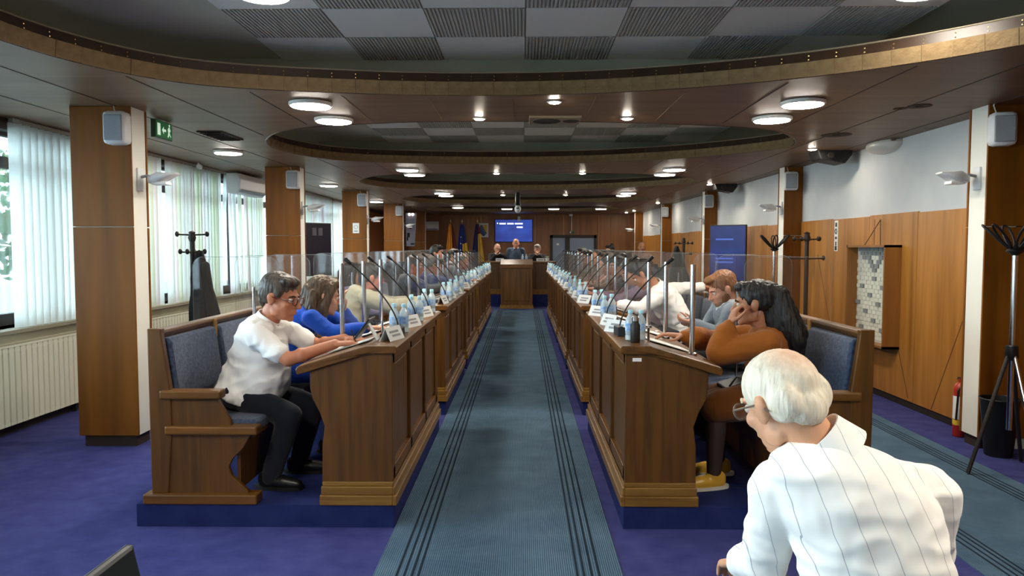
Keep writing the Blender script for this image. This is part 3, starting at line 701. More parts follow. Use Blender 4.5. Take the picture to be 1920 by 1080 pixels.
# emblem picture
t = thing('framed_emblem', 'framed picture of a blue and yellow shield emblem between flags and television', 'picture', (-1.315, YB - 0.03, 1.90))
MB().box(-0.185, 0.185, -0.02, 0, 0, 0.52).build('frame', wood('frame_dark', '#3a2a1c', '#54402a', 'z', 10), t); MB().box(-0.165, 0.165, -0.024, -0.018, 0.02, 0.50).build('mount', mat('mount_white', '#c9c9be', 0.7), t)
sh = [(-0.12, 0.44), (0.12, 0.44), (0.12, 0.2), (0.08, 0.12), (0.0, 0.05), (-0.08, 0.12), (-0.12, 0.2)]
MB().prism(sh, -0.028, -0.024).build('shield', mat('emblem_blue', '#2c4a78', 0.6), t)
MB().prism([(-0.06, 0.435), (0.118, 0.435), (0.118, 0.14)], -0.030, -0.028).build('shield_field', mat('emblem_yellow', '#c9a63a', 0.6), t)
for i in range(6):
    x, z = -0.105 + i * 0.031, 0.41 - i * 0.052; MB().prism([(x + 0.014 * (1 if k % 2 == 0 else 0.4) * math.sin(k * PI / 5), z + 0.014 * (1 if k % 2 == 0 else 0.4) * math.cos(k * PI / 5)) for k in range(10)], -0.0305, -0.0285).build('star', PAPER, t)
# flags
def flag(x, y, label, cols, tilt):
    t = thing('flag_on_pole', label, 'flag', (x, y, 0))
    MB().lathe([(0.16, 0), (0.16, 0.02), (0.05, 0.05), (0.02, 0.06)], 18).build('stand', DARK, t, True)
    MB().tube([(0, 0, 0.05), (tilt * 0.9, 0, 2.38)], 0.014, 10).build('pole', mat('pole_wood', '#8a6a3a', 0.4), t, True)
    MB().lathe([(0.012, 0), (0.02, 0.03), (0.003, 0.1)], 10, (tilt * 0.9, 0, 2.38)).build('finial', mat('gold', '#d8b460', 0.3, 0.8), t, True)
    # draped cloth: vertical folds, widening downwards, split into colour strips
    n = 24; rows = 14
    def P(i, j):
        f = j / (rows - 1); a = i / n; wd = 0.05 + 0.17 * f ** 0.8
        return (tilt * (0.88 - f * 0.3) + (a - 0.45) * 2 * wd, 0.045 * math.sin(a * 22) * (0.3 + f) - 0.03, 2.32 - 1.25 * f - 0.10 * math.sin(a * PI) * f)
    for ci, (a0, a1, z0, z1, c) in enumerate(cols):
        m = MB(); i0, i1 = int(a0 * n), int(a1 * n); j0, j1 = int(z0 * (rows - 1)), int(z1 * (rows - 1))
        for dyy in (0.004, -0.004):
            pass
        vs = []; fs = []
        for j in range(j0, j1 + 1):
            for i in range(i0, i1 + 1):
                p = P(i, j); vs.append(p)
        W_ = i1 - i0 + 1; Hh = j1 - j0 + 1
        for j in range(Hh - 1):
            for i in range(W_ - 1): fs.append((j * W_ + i, j * W_ + i + 1, (j + 1) * W_ + i + 1, (j + 1) * W_ + i))
        o = m.add(vs, fs).build('flag_cloth', mat('flag_' + c, c, 0.8), t, True); o.modifiers.new('solid', 'SOLIDIFY').thickness = 0.004
    return t, P
flag(-2.22, 23.6, 'orange and blue flag draped on a pole, leftmost of three', [(0, 0.6, 0, 0.78, '#d08a2a'), (0.6, 1, 0, 0.78, '#5a2424'), (0, 1, 0.78, 1, '#3a3f92')], -0.06)
t, P = flag(-1.93, 23.8, 'blue and yellow flag with white stars draped on a pole, middle one', [(0, 0.5, 0, 1, '#22327e'), (0.5, 1, 0.5, 1, '#c09a32'), (0.5, 1, 0, 0.5, '#26306a')], 0.0)
for j in (4, 6, 8): p = P(7, j); MB().ell((p[0], p[1] - 0.014, p[2]), (0.022, 0.004, 0.022), None, 8, 6).build('star', PAPER, t, True)
flag(-1.46, 23.7, 'dark navy flag with a yellow edge draped on a pole, beside the emblem', [(0, 0.55, 0, 1, '#1c1f4c'), (0.55, 1, 0.25, 1, '#a8862a'), (0.55, 1, 0, 0.25, '#5c1f22')], 0.03)
# air conditioner units
def ac(loc, rz, label, w=0.85):
    t = thing('air_conditioner', label, 'air conditioner', loc, rz)
    MB().prism([(0, 0), (0, 0.29), (-0.16, 0.29), (-0.21, 0.2), (-0.2, 0.06), (-0.13, 0)], -w / 2, w / 2, 'x').build('housing', WPLAST, t, bevel=0.01)
    for k in range(3): MB().obox((0, -0.165 + 0.0 * k, 0.03 + 0.012 * k), (w * 0.44, 0, 0), (0, 0.03, -0.03 + 0.012), (0, 0.002, 0.002)).build('louver', GREYP, t)
ac((-3.03, YB - 0.03, 2.16), 0, 'small white air conditioner on the far wood wall by the flags', 0.42)
ac((-4.28, 11.35, 2.38), PI / 2, 'long white air conditioner above the blind by the second window pillar', 1.15)
t = thing('warning_light_pole', 'slim pipe with a small sign hanging above the far glass doors', 'sign', (1.64, YB - 0.06, 2.05)); MB().tube([(0, 0, 0.08), (0, 0, 0.62)], 0.012, 8).build('pipe', WPLAST, t, True); MB().box(-0.09, 0.10, -0.02, 0.02, 0, 0.08).build('sign_box', mat('sign_green_dark', '#39553c', 0.5), t); MB().box(-0.06, -0.02, -0.024, -0.02, 0.015, 0.065).build('pictogram', PAPER, t); MB().box(-0.08, 0.03, -0.03, 0.03, 0.58, 0.65).build('pipe_bracket', WPLAST, t); t.name = 'hanging_sign'

# ================================================================== PILLAR FITTINGS
GRILLE = noisy('speaker_grille', '#8d9298', '#9a9fa5', (200, 200, 200), 2, 0.6, 0.3)
def speaker(x, y, z, label, rz=0):
    t = thing('wall_speaker', label, 'speaker', (x, y, z), rz)
    MB().box(-0.09, 0.09, -0.13, 0, 0, 0.255).build('cabinet', WPLAST, t, True, 0.035)
    MB().box(-0.072, 0.072, -0.137, -0.12, 0.025, 0.225).build('grille', GRILLE, t, True, 0.012)
    MB().tube([(-0.03, -0.03, 0.25), (-0.05, -0.02, 0.32), (-0.02, -0.01, 0.36), (-0.02, 0, 2.7 - z)], 0.004, 6).build('cable', WPLAST, t, True)
    MB().box(-0.03, 0.03, -0.02, 0.02, 0.05, 0.2).build('bracket', GREYP, t)
def wall_lamp(x, y, z, s, label):
    """bracket light with an upturned wing, arm leaning to side s"""
    t = thing('wall_lamp', label, 'wall lamp', (x, y, z))
    MB().box(0, s * 0.018, -0.045, 0.045, -0.09, 0.09).build('back_plate', WPLAST, t, bevel=0.004)
    MB().tube([(s * 0.018, 0, 0.02), (s * 0.07, 0, 0.03), (s * 0.1, 0, 0.02)], 0.012, 8).build('arm', GREYP, t, True)
    MB().loft([((s * 0.08, 0, 0.0), (0, 0.03, 0), (0, 0, 0.03)), ((s * 0.15, 0, 0.01), (0, 0.075, 0), (0.01, 0, 0.05)), ((s * 0.22, 0, 0.02), (0, 0.085, 0), (0.01, 0, 0.035)), ((s * 0.31, 0, 0.045), (0, 0.05, 0), (0.005, 0, 0.008))], 16).build('shade', WPLAST, t, True)
    MB().box(s * 0.12, s * 0.24, -0.05, 0.05, -0.045, -0.02).build('lamp_tray', mat('tray_white', '#e8e8e4', 0.4), t, bevel=0.006)
PN = ['nearest', 'second', 'third', 'fourth', 'farthest']
for i in range(5):
    if i < 4: speaker(-3.14, LPY[i], 2.39, 'white speaker cabinet high on the %s wood pillar, window side' % PN[i])
    if i < 4: speaker(3.68, RPY[i], 2.37, 'white speaker cabinet high on the %s wood pillar, panelled wall side' % PN[i], -0.25)
    if i < 4: wall_lamp(-3.08, LPY[i] + 0.13, 2.14, 1, 'white bracket lamp on the white strip of the %s pillar, window side' % PN[i])
    wall_lamp(3.61, RPY[i] + 0.13, 2.14, -1, 'white bracket lamp on the white strip of the %s pillar, panelled wall side' % PN[i])
# exit sign
t = thing('exit_sign', 'green emergency exit sign with white arrow and running figure, under the ceiling', 'exit sign', (-3.14, 6.5, SOF), 0)
MB().box(-0.02, 0.02, -0.14, 0.17, -0.165, -0.012).build('sign_box', mat('sign_grey_green', '#2f4a34', 0.5), t, bevel=0.004)
face = MB().box(0.02, 0.024, -0.13, 0.16, -0.157, -0.02).build('sign_face', mat('sign_green', '#1d6b3a', 0.4, emit=0.12), t)
GW = mat('sign_white', '#cfe8d4', 0.5, emit=0.35)
def fx(poly, name): MB().prism([(y, z) for y, z in poly], 0.0245, 0.0265, 'x').build(name, GW, face)
fx([(-0.11, -0.14), (-0.06, -0.14), (-0.06, -0.04), (-0.11, -0.04)], 'door_pictogram')
fx([(-0.03, -0.09), (0.0, -0.06), (0.0, -0.08), (0.04, -0.08), (0.04, -0.10), (0.0, -0.10), (0.0, -0.12)], 'arrow')
fx([(0.07, -0.14), (0.085, -0.10), (0.075, -0.075), (0.09, -0.055), (0.105, -0.05), (0.125, -0.08), (0.11, -0.09), (0.105, -0.1), (0.12, -0.12), (0.14, -0.135), (0.11, -0.125), (0.1, -0.11), (0.085, -0.14)], 'running_figure'); fx([(0.105 + 0.012 * math.cos(k), -0.037 + 0.012 * math.sin(k)) for k in (0, 1, 2, 3, 4, 5)], 'figure_head')
MB().box(-0.01, 0.01, -0.06, -0.02, -0.012, 0).build('mount', GREYP, t)
# ceiling vents
t = thing('ceiling_vent', 'dark grille in the soffit beside the exit sign', 'vent', (-2.98, 7.4, SOF))
MB().box(-0.12, 0.12, -0.28, 0.28, -0.012, 0).build('frame', DARK, t)
for k in range(7): MB().obox((0, -0.24 + k * 0.08, -0.016), (0.1, 0, 0), (0, 0.02, 0.006), (0, -0.001, 0.002)).build('slat', mat('slat_brown', '#40362c', 0.5), t)
t = thing('ceiling_vent_plate', 'pale ceiling plate with two round openings between the small spotlights', 'vent', (0.275, 6.5, SOF), 0)
MB().box(-0.22, 0.22, -0.17, 0.17, -0.02, 0).build('plate', mat('plate_beige', '#8f7d66', 0.5), t, bevel=0.004)
for x, r in ((-0.07, 0.12), (0.14, 0.07)):
    MB().lathe([(r, -0.02), (r, -0.023), (r * 0.85, -0.024), (r * 0.8, -0.021)], 24, (x, 0, 0)).build('opening', mat('opening_dark', '#1e1813', 0.6), t, True)
for x, y, r, nm in ((3.0, 6.05, 0.05, 'by the nearest lamps, smallest'), (3.1, 5.95, 0.09, 'by the nearest lamps, largest'), (3.08, 7.45, 0.14, 'oval, in front of the black bracket')):
    t = thing('ceiling_opening', 'dark round recess in the wood soffit %s' % nm, 'recess', (x, y, SOF)); MB().lathe([(r, 0), (r * 1.02, -0.004), (r * 0.9, -0.005), (r * 0.2, -0.003)], 18).build('cover', mat('recess_brown', '#3a2a1c', 0.7), t, True); MB().lathe([(r * 0.35, -0.004), (r * 0.3, -0.008)], 12).build('knob', mat('recess_brown2', '#2a1d13', 0.7), t, True)
# black bracket and dome lamp by the right wall
for y, nm in ((8.75, 'nearest bay'), (13.3, 'second bay')):
    t = thing('ceiling_projector', 'black boxy projector under the soffit by the white wall, %s' % nm, 'projector', (3.55, y, SOF))
    MB().prism([(-0.16, -0.10), (0.12, -0.15), (0.2, -0.05), (0.2, 0), (-0.2, 0)], -0.14, 0.14).build('housing', BLACK, t, bevel=0.01); MB().tube([(-0.05, -0.14, -0.06), (-0.05, -0.17, -0.06)], 0.035, 14).build('lens', DARK, t, True)
t = thing('dome_lamp', 'unlit white dome lamp on the white wall under the soffit', 'lamp', (XR, 8.0, 2.69)); MB().ell((-0.02, 0, -0.02), (0.16, 0.32, 0.09), None, 24, 12).build('dome', mat('dome_glass', '#c9c6bd', 0.3), t, True); MB().box(-0.1, 0, -0.3, 0.3, -0.012, 0.01).build('mount_plate', mat('mount_brown', '#4a3625', 0.5), t)
t = thing('bullet_camera', 'small white bullet camera on the window lintel behind the coat stand', 'camera', (XL + 0.18, 9.75, 2.70)); MB().tube([(0, 0.08, -0.05), (0.05, -0.08, -0.06)], 0.03, 12).build('camera_body', WPLAST, t, True); MB().tube([(0, 0.03, -0.05), (0, 0.03, 0)], 0.012, 8).build('mount', WPLAST, t, True)
t = thing('dome_camera', 'white hanging dome camera under the ceiling in the middle of the hall', 'camera', (-0.1, 15.2, SOF)); MB().lathe([(0.05, 0), (0.05, -0.2), (0.07, -0.24), (0.07, -0.26)], 16).build('mount', BLACK, t, True); MB().ell((0, 0, -0.33), (0.065, 0.065, 0.085), None, 16, 10).build('camera_body', WPLAST, t, True); MB().box(-0.03, 0.03, -0.07, -0.06, -0.33, -0.31).build('lens', BLACK, t)
# notice, hanging panel
t = tag(MB().box(-3.345, -3.22, LPY[2] - 0.006, LPY[2] - 0.001, 1.87, 2.07).build('paper_notice', PAPER), 'white paper notice with a round symbol taped to the third window-side pillar', 'notice')
MB().tube([(-3.2825 + 0.035 * math.cos(k * PI / 8), LPY[2] - 0.0065, 1.99 + 0.035 * math.sin(k * PI / 8)) for k in range(16)], 0.004, 5, True).build('symbol_ring', INK, t)
MB().box(-3.32, -3.245, LPY[2] - 0.0075, LPY[2] - 0.006, 1.90, 1.92).build('printed_line', INK, t)
t = thing('cutout_artwork', 'narrow grey panel with black cut-out figures hanging by the fourth window pillar', 'wall panel', (-3.04, 20.3, 1.62))
MB().prism([(-0.12, 0.0), (0.10, 0.0), (0.16, 0.9), (-0.14, 0.9)], -0.015, 0.015).build('panel', mat('panel_silver', '#8f8a96', 0.4), t)
for x, z, w_, h_ in ((0.0, 0.52, 0.025, 0.1), (-0.06, 0.3, 0.035, 0.12), (0.05, 0.06, 0.05, 0.04), (-0.09, 0.2, 0.02, 0.1)): MB().box(x - w_, x + w_, -0.02, -0.015, z - h_ / 2, z + h_ / 2).build('cut_out', BLACK, t)
for x in (-0.03, 0.06): MB().ell((x, -0.03, 0.86), (0.035, 0.03, 0.035), None, 12, 8).build('small_lamp', mat('small_lamp', '#fff4e2', 0.4, emit=3), t, True)
MB().tube([(0, 0, 0.9), (0, 0, SOF - 1.62)], 0.006, 6).build('hanger', DARK, t)

# ================================================================== STANDS AND WALL THINGS
def coat_stand(x, y, label, mt, arms, h=1.76, rz=0):
    t = thing('coat_stand', label, 'coat stand', (x, y, 0.007 if x > 0 else 0), rz)
    MB().tube([(0, 0, 0.08), (0, 0, h)], 0.026, 14).build('pole', mt, t, True); MB().lathe([(0.03, h - 0.1), (0.042, h - 0.06), (0.03, h - 0.02), (0.036, h), (0.01, h + 0.015)], 14).build('finial', mt, t, True)
    for k in range(4):
        a = k * PI / 2 + 0.4; c, sn = math.cos(a), math.sin(a); MB().tube([(0, 0, 0.22), (c * 0.15, sn * 0.15, 0.12), (c * 0.27, sn * 0.27, 0.02)], 0.02, 10).build('leg', mt, t, True)
    for z, ln, angs in arms:
        for a in angs:
            c, sn = math.cos(a), math.sin(a); p = MB().tube([(0, 0, z), (c * ln * 0.9, sn * ln * 0.9, z + 0.005), (c * ln, sn * ln, z + 0.012)], 0.009, 8).build('hook_arm', mt, t, True)
            MB().ell((c * ln, sn * ln, z + 0.01), (0.022, 0.022, 0.03), None, 12, 8).build('hook_knob', mt, p, True)
    return t
BROWNS = mat('stand_brown', '#2a1c15', 0.45)
coat_stand(-3.60, 8.1, 'black coat stand with a dark jacket in front of the blinds', mat('stand_black', '#1a1818', 0.45), [(1.73, 0.165, (0, PI)), (1.54, 0.125, (0.5, PI + 0.2, PI / 2 + 0.3, -PI / 2))])
coat_stand(3.40, 9.0, 'dark brown coat stand against the panelled wall beside the niche', BROWNS, [(1.68, 0.165, (0.2, PI + 0.2, PI / 2, -PI / 2 + 0.5)), (1.45, 0.20, (0, PI, 1.2))])
coat_stand(3.22, 15.0, 'dark coat stand with knobs by the third panelled bay', BROWNS, [(1.66, 0.17, (0, PI, 1.9, -1.3)), (1.45, 0.17, (0.3, PI + 0.3, 2.2, -1.0))])
def jacket(x, y, z, label, c, h=1.0, w=0.13):
    t = thing('hanging_jacket', label, 'jacket', (x, y, z))
    m = MB(); rings = []
    for i in range(12):
        f = i / 11; ww = w * (0.22 + 0.9 * min(1, f * 1.6) + 0.25 * f); rings.append(((0.05 * f, 0, -h * f), (ww, 0.02 * math.sin(f * 7), 0), (0.01 * math.sin(f * 9), 0.05 + 0.05 * f, 0)))
    me = m.loft(rings, 26, 2.0).mesh('cloth')
    for v in me.vertices:
        a = math.atan2(v.co.y, v.co.x); f = -v.co.z / h; v.co += Vector((math.cos(a), math.sin(a), 0)) * (0.018 * math.sin(a * 7 + f * 3) * (0.3 + f) + 0.02 * noise.noise(v.co * 6))
    me.materials.append(noisy('cloth_' + c, c, c, (5, 5, 5), 2, 0.9)); smooth_by_angle(me, 2); link('jacket_body', me, t)
    MB().chain([(w * 0.55, -0.02, -0.16), (w * 0.95, -0.05, -0.5), (w * 1.0, -0.05, -0.78)], [0.045, 0.05, 0.04]).build('sleeve', _m['cloth_' + c], t, True)
    MB().tube([(-0.03, 0, -0.03), (0, 0, 0.0), (0.03, 0, -0.03)], 0.012, 8).build('collar', _m['cloth_' + c], t, True)
jacket(-3.49, 8.02, 1.56, 'black jacket hanging on the coat stand by the window', '#15161a', 1.05)
jacket(3.05, 14.9, 1.62, 'dark navy jacket hanging on the coat stand at the third panelled bay', '#20232c', 0.95, 0.16)
def loop_stand(x, y, label, h=1.57, chrome=True):
    """chrome pole, tripod of thin legs, crown of black loop hooks"""
    t = thing('tripod_coat_stand', label, 'coat stand', (x, y, 0))
    MB().tube([(0, 0, 0.3), (0, 0, h)], 0.019, 14).build('pole', CHROME, t, True)
    MB().lathe([(0.03, 0.80), (0.045, 0.82), (0.04, 0.90), (0.03, 0.905)], 14).build('hub', BLACK, t, True)
    for a in (PI + 0.25, -PI / 2 + 0.05, 0.75):
        c, sn = math.cos(a), math.sin(a); MB().tube([(c * 0.03, sn * 0.03, 0.83), (c * 0.34, sn * 0.34, 0.012)], 0.014, 10).build('leg', DARK if a != -PI / 2 + 0.05 else CHROME, t, True)
    MB().lathe([(0.02, h - 0.03), (0.06, h), (0.03, h + 0.03)], 14).build('crown', BLACK, t, True)
    for k in range(6):
        a = k * PI / 3 + 0.3; c, sn = math.cos(a), math.sin(a); q = Vector((-sn, c, 0)); pts = []
        for i in range(18):
            g = 2 * PI * i / 18; rr = 0.11 + 0.085 * -math.cos(g); wd = 0.028 * math.sin(g)
            pts.append(Vector((c, sn, 0)) * (0.02 + rr * 0.95) + q * wd + Vector((0, 0, h - 0.0 + rr * 0.95)))
        MB().tube(pts, 0.0085, 8, True).build('hook_loop', BLACK, t, True)
loop_stand(3.46, 5.3, 'chrome tripod coat stand with black loop hooks nearest the camera, before the wood pillar')
loop_stand(3.40, 10.15, 'chrome coat stand with black loop hooks beside the blue screen')
t = thing('waste_bin', 'tapered black waste bin against the nearest pillar on the panelled side', 'bin', (3.66, 5.72, 0))
MB().lathe([(0.095, 0), (0.135, 0.43), (0.14, 0.44), (0.13, 0.44), (0.092, 0.02)], 24).build('bin_body', BLACK, t, True); MB().tube([(0.14 * math.cos(k * PI / 10), 0.14 * math.sin(k * PI / 10), 0.44) for k in range(20)], 0.006, 6, True).build('rim', BLACK, t, True)
t = thing('fire_extinguisher', 'red fire extinguisher standing by the nearest pillar on the panelled side', 'fire extinguisher', (3.60, 6.25, 0))
t.location = (3.70, 6.3, 0)
RED = mat('extinguisher_red', '#a62a1e', 0.35)
MB().lathe([(0.05, 0), (0.055, 0.01), (0.055, 0.40), (0.045, 0.44), (0.02, 0.46), (0.02, 0.49)], 20).build('cylinder', RED, t, True); MB().lathe([(0.0555, 0.15), (0.056, 0.155), (0.056, 0.34), (0.0555, 0.345)], 20).build('label_band', PAPER, t, True); MB().lathe([(0.0556, 0.10), (0.0562, 0.105), (0.0562, 0.14), (0.0556, 0.145)], 20).build('yellow_band', mat('band_yellow', '#d8b43a', 0.4), t, True)
MB().box(-0.015, 0.015, -0.06, 0.03, 0.48, 0.5).build('valve_handle', DARK, t); MB().tube([(0, -0.05, 0.47), (-0.06, -0.07, 0.4), (-0.062, -0.05, 0.15)], 0.009, 8).build('hose', BLACK, t, True)
# box niche picture
t = thing('wall_niche_frame', 'deep wooden box frame holding a white and grey checked relief, hanging on panels', 'wall art', (XR - 0.022, 8.05, 0.56))
fw = wood('niche_wood', '#7a4d22', '#96642e', 'z', 9)
for a, b, z0, z1 in ((-0.45, -0.425, 0, 1.06), (0.425, 0.45, 0, 1.06), (-0.45, 0.45, 0, 0.025), (-0.45, 0.45, 1.035, 1.06)): MB().box(-0.17, 0, a, b, z0, z1).build('box_side', fw, t)
MB().box(-0.05, -0.02, -0.425, 0.425, 0.025, 1.035).build('relief_panel', mat('relief_white', '#c6c8bc', 0.8), t)
RG = mat('relief_grey', '#7f8384', 0.7); RW = mat('relief_block', '#d2d3c6', 0.8)
for j in range(22):
    for i in range(9):
        y = -0.38 + i * 0.094 + (0.045 if j % 2 else 0); z = 0.05 + j * 0.045
        if y > 0.385: continue
        top = j >= 16 and abs(y) < 0.03 + (j - 16) * 0.075 and not (j in (18, 19) and abs(y) < 0.06)
        dk = top or (j < 16 and (i * 2 + j * 3) % 10 == 0)
        MB().box(-0.05 - (0.02 if dk else 0.006 + random.random() * 0.006), -0.05, y - 0.042, y + 0.042, z, z + 0.04).build('relief_block', RG if dk else RW, t)
MB().tube([(-0.09, -0.18, 1.06), (-0.01, 0, 1.33), (-0.09, 0.18, 1.06)], 0.004, 6).build('hanging_cord', BLACK, t); 
# strip sign
t = tag(MB().box(XR - 0.026, XR - 0.0225, 9.14, 9.24, 1.55, 1.92).build('strip_sign', PAPER), 'narrow white paper strip with black marks on the panelled wall above the coat stand', 'sign')
for i, (z, h_, w_) in enumerate(((1.87, 0.05, 0.05), (1.79, 0.07, 0.06), (1.71, 0.03, 0.05), (1.64, 0.05, 0.03), (1.585, 0.05, 0.06))):
    if i == 1: MB().tube([(XR - 0.0275, 9.19 + 0.025 * math.cos(k * PI / 6), z + 0.03 * math.sin(k * PI / 6)) for k in range(12)], 0.006, 5, True).build('printed_mark', BLACK, t)
    else: MB().box(XR - 0.0275, XR - 0.026, 9.19 - w_ / 2, 9.19 + w_ / 2, z - h_ / 2, z + h_ / 2).build('printed_mark', BLACK, t)
# screens on stands
def screen_stand(x, y, z0, z1, w_, rz, label, m, name='screen'):
    t = thing('display_on_stand', label, 'display', (x, y, 0.007 if x > 0 else 0), rz)
    MB().box(-w_ / 2, w_ / 2, -0.03, 0.03, z0, z1).build('housing', BLACK, t, bevel=0.006); s_ = MB().box(-w_ / 2 + 0.015, w_ / 2 - 0.015, -0.034, -0.03, z0 + 0.02, z1 - 0.02).build('screen', m, t)
    MB().tube([(0, 0.04, 0.04), (0, 0.04, z0 + 0.3)], 0.035, 12).build('pole', BLACK, t, True); MB().box(-0.3, 0.3, -0.25, 0.3, 0, 0.04).build('base', BLACK, t, bevel=0.01)
    return t, s_
t, s_ = screen_stand(3.42, 12.5, 1.02, 1.96, 0.62, -0.62, 'tall display with a dim blue screen beside the second panelled pillar', screen_mat('scr_blue', '#0a1030', '#1a2c78', 0.35))
for z in (1.72, 1.40, 1.34): MB().box(-0.2, 0.1, -0.037, -0.034, z - 0.012, z + 0.012).build('text_line', mat('screen_dim', '#3c58b0', 0.5, emit=0.4), s_)
t, s_ = screen_stand(-3.27, 11.8, 1.14, 1.98, 0.56, 0.95, 'tall dark display on a stand between window pillars', mat('scr_off', '#1c1826', 0.25))
for x in (-0.1, 0.02): MB().box(x, x + 0.08, -0.037, -0.034, 1.78, 1.90).build('dim_icon', mat('icon_dim', '#4a4650', 0.5), s_)
# chair corner bottom left
t = thing('black_chair', 'black chair whose back corner shows at the lower left', 'chair', (-0.87, 1.87, 0.007), PI / 2)
MB().box(-0.24, 0.24, -0.26, 0.22, 0.42, 0.48).build('seat', BLACK, t, bevel=0.02)
MB().prism([(0.20, 0.48), (0.24, 0.48), (0.285, 0.70), (0.285, 0.735), (0.255, 0.735)], -0.23, 0.23, 'x').build('backrest', mat('chair_back', '#20262a', 0.4), t, bevel=0.012)
for x in (-0.2, 0.2):
    for y in (-0.22, 0.18): MB().tube([(x, y, 0.42), (x * 1.1, y * 1.1, 0)], 0.014, 10).build('leg', DARK, t, True)
# tree outside
t = thing('tree', 'green tree outside the nearest window', 'tree', (-7.6, 9.5, -0.4)); g = MB()
MB().tube([(0, 0, 0), (0.1, 0, 1.6), (0, 0.2, 3.0)], [0.16, 0.12, 0.06], 10).build('trunk', mat('bark', '#4a3a2a', 0.9), t, True)
for i in range(1600):
    d = Vector((random.gauss(0, 1), random.gauss(0, 1), random.gauss(0, 1))).normalized() * random.random() ** 0.4
    c = Vector((d.x * 0.9, d.y * 1.6, 2.6 + d.z * 1.5)); a = Vector((random.gauss(0, 1), random.gauss(0, 1), random.gauss(0, 1))).normalized() * 0.09; b = a.orthogonal().normalized() * 0.05
    g.add([c - a, c + b, c + a, c - b], [(0, 1, 2, 3)])
g.build('foliage', mat('leaf_green', '#3f6b3a', 0.7), t, kind='stuff')
struct(MB().box(-30, XL - 0.3, -20, 45, -0.6, -0.4).build('ground_outside', mat('asphalt', '#8a8d8c', 0.9)))

# ================================================================== PEOPLE
TMP = bpy.data.scenes.new('workshop')      # small scene to evaluate the remesh modifier in
def V(*a): return Vector(a)
def remesh(mb, vox, it=4):
    me = mb.mesh('tmp'); o = bpy.data.objects.new('tmp', me); TMP.collection.objects.link(o)
    m = o.modifiers.new('r', 'REMESH'); m.mode = 'VOXEL'; m.voxel_size = vox; m.use_smooth_shade = True
    if it: m2 = o.modifiers.new('s', 'SMOOTH'); m2.factor = 0.5; m2.iterations = it
    TMP.view_layers[0].update(); dg = TMP.view_layers[0].depsgraph; out = bpy.data.meshes.new_from_object(o.evaluated_get(dg))
    bpy.data.objects.remove(o, do_unlink=True); bpy.data.meshes.remove(me)
    for p in out.polygons: p.use_smooth = True
    return out
def displace(me, fn):
    import numpy as np
    n = len(me.vertices); co = np.empty(n * 3, 'f'); no = np.empty(n * 3, 'f'); me.vertices.foreach_get('co', co); me.vertex_normals.foreach_get('vector', no)
    co = co.reshape(-1, 3); no = no.reshape(-1, 3); am = np.array([fn(Vector(c)) for c in co], 'f'); co += no * am[:, None]
    me.vertices.foreach_set('co', co.ravel()); me.update()
def put(name, me, mt, root):
    l = Vector(root.location); me.transform(Matrix.Translation(-l))
    me.materials.clear(); me.materials.append(mt); me.name = name
    return link(name, me, root)
def hand(mb, w, d, n, sgn, curl=0.5, k=1.0, spread=0.0):
    d = Vector(d).normalized(); n = Vector(n); n = (n - d * n.dot(d)).normalized(); l = d.cross(n) * sgn
    for i, off in enumerate((0.03, 0.01, -0.011, -0.03)):
        b = w + d * 0.088 * k + l * off * k
        mb.cap(w + d * 0.005 + l * off * 0.55 * k, b, 0.0155 * k, 0.0125 * k, 10)
        L = (0.078, 0.088, 0.082, 0.063)[i] * k; p = b; a = curl * 0.35
        for j, f in enumerate((0.46, 0.31, 0.23)):
            dd = (d * math.cos(a) + n * math.sin(a) + l * spread * (1.5 - i) * 0.12).normalized(); q = p + dd * L * f
            mb.cap(p, q, (0.0098, 0.0088, 0.0078)[j] * k, (0.0088, 0.0078, 0.0068)[j] * k, 8); p = q; a += curl
    b = w + d * 0.022 * k + l * 0.028 * k; p = b; dd = (d * 0.55 + l * 0.75 + n * 0.35).normalized()
    for j, ln in enumerate((0.042, 0.034, 0.027)):
        q = p + dd * ln * k; mb.cap(p, q, (0.0135, 0.0108, 0.0098)[j] * k, (0.0108, 0.0098, 0.008)[j] * k, 8); p = q; dd = (dd + d * 0.5 - l * 0.15).normalized()
SKINS = {}
def skin(c):
    m = noisy('skin_' + c, c, c, (9, 9, 9), 3, 0.5, 0.05, (160, 160, 160), spec=0.35); nodes(m)[2].inputs['Subsurface Weight'].default_value = 0.12; nodes(m)[2].inputs['Subsurface Radius'].default_value = (0.02, 0.008, 0.005); return m
def cloth(c, fold=0.35, s=(22, 22, 9)): return noisy('cloth_fold_' + c, c, c, (6, 6, 6), 2, 0.85, fold, s, spec=0.15, sheen=0.15)
def hairmat(c1, c2): return noisy('hair_' + c1, c1, c2, (60, 60, 9), 5, 0.5, 0.5, (110, 110, 9), spec=0.4)
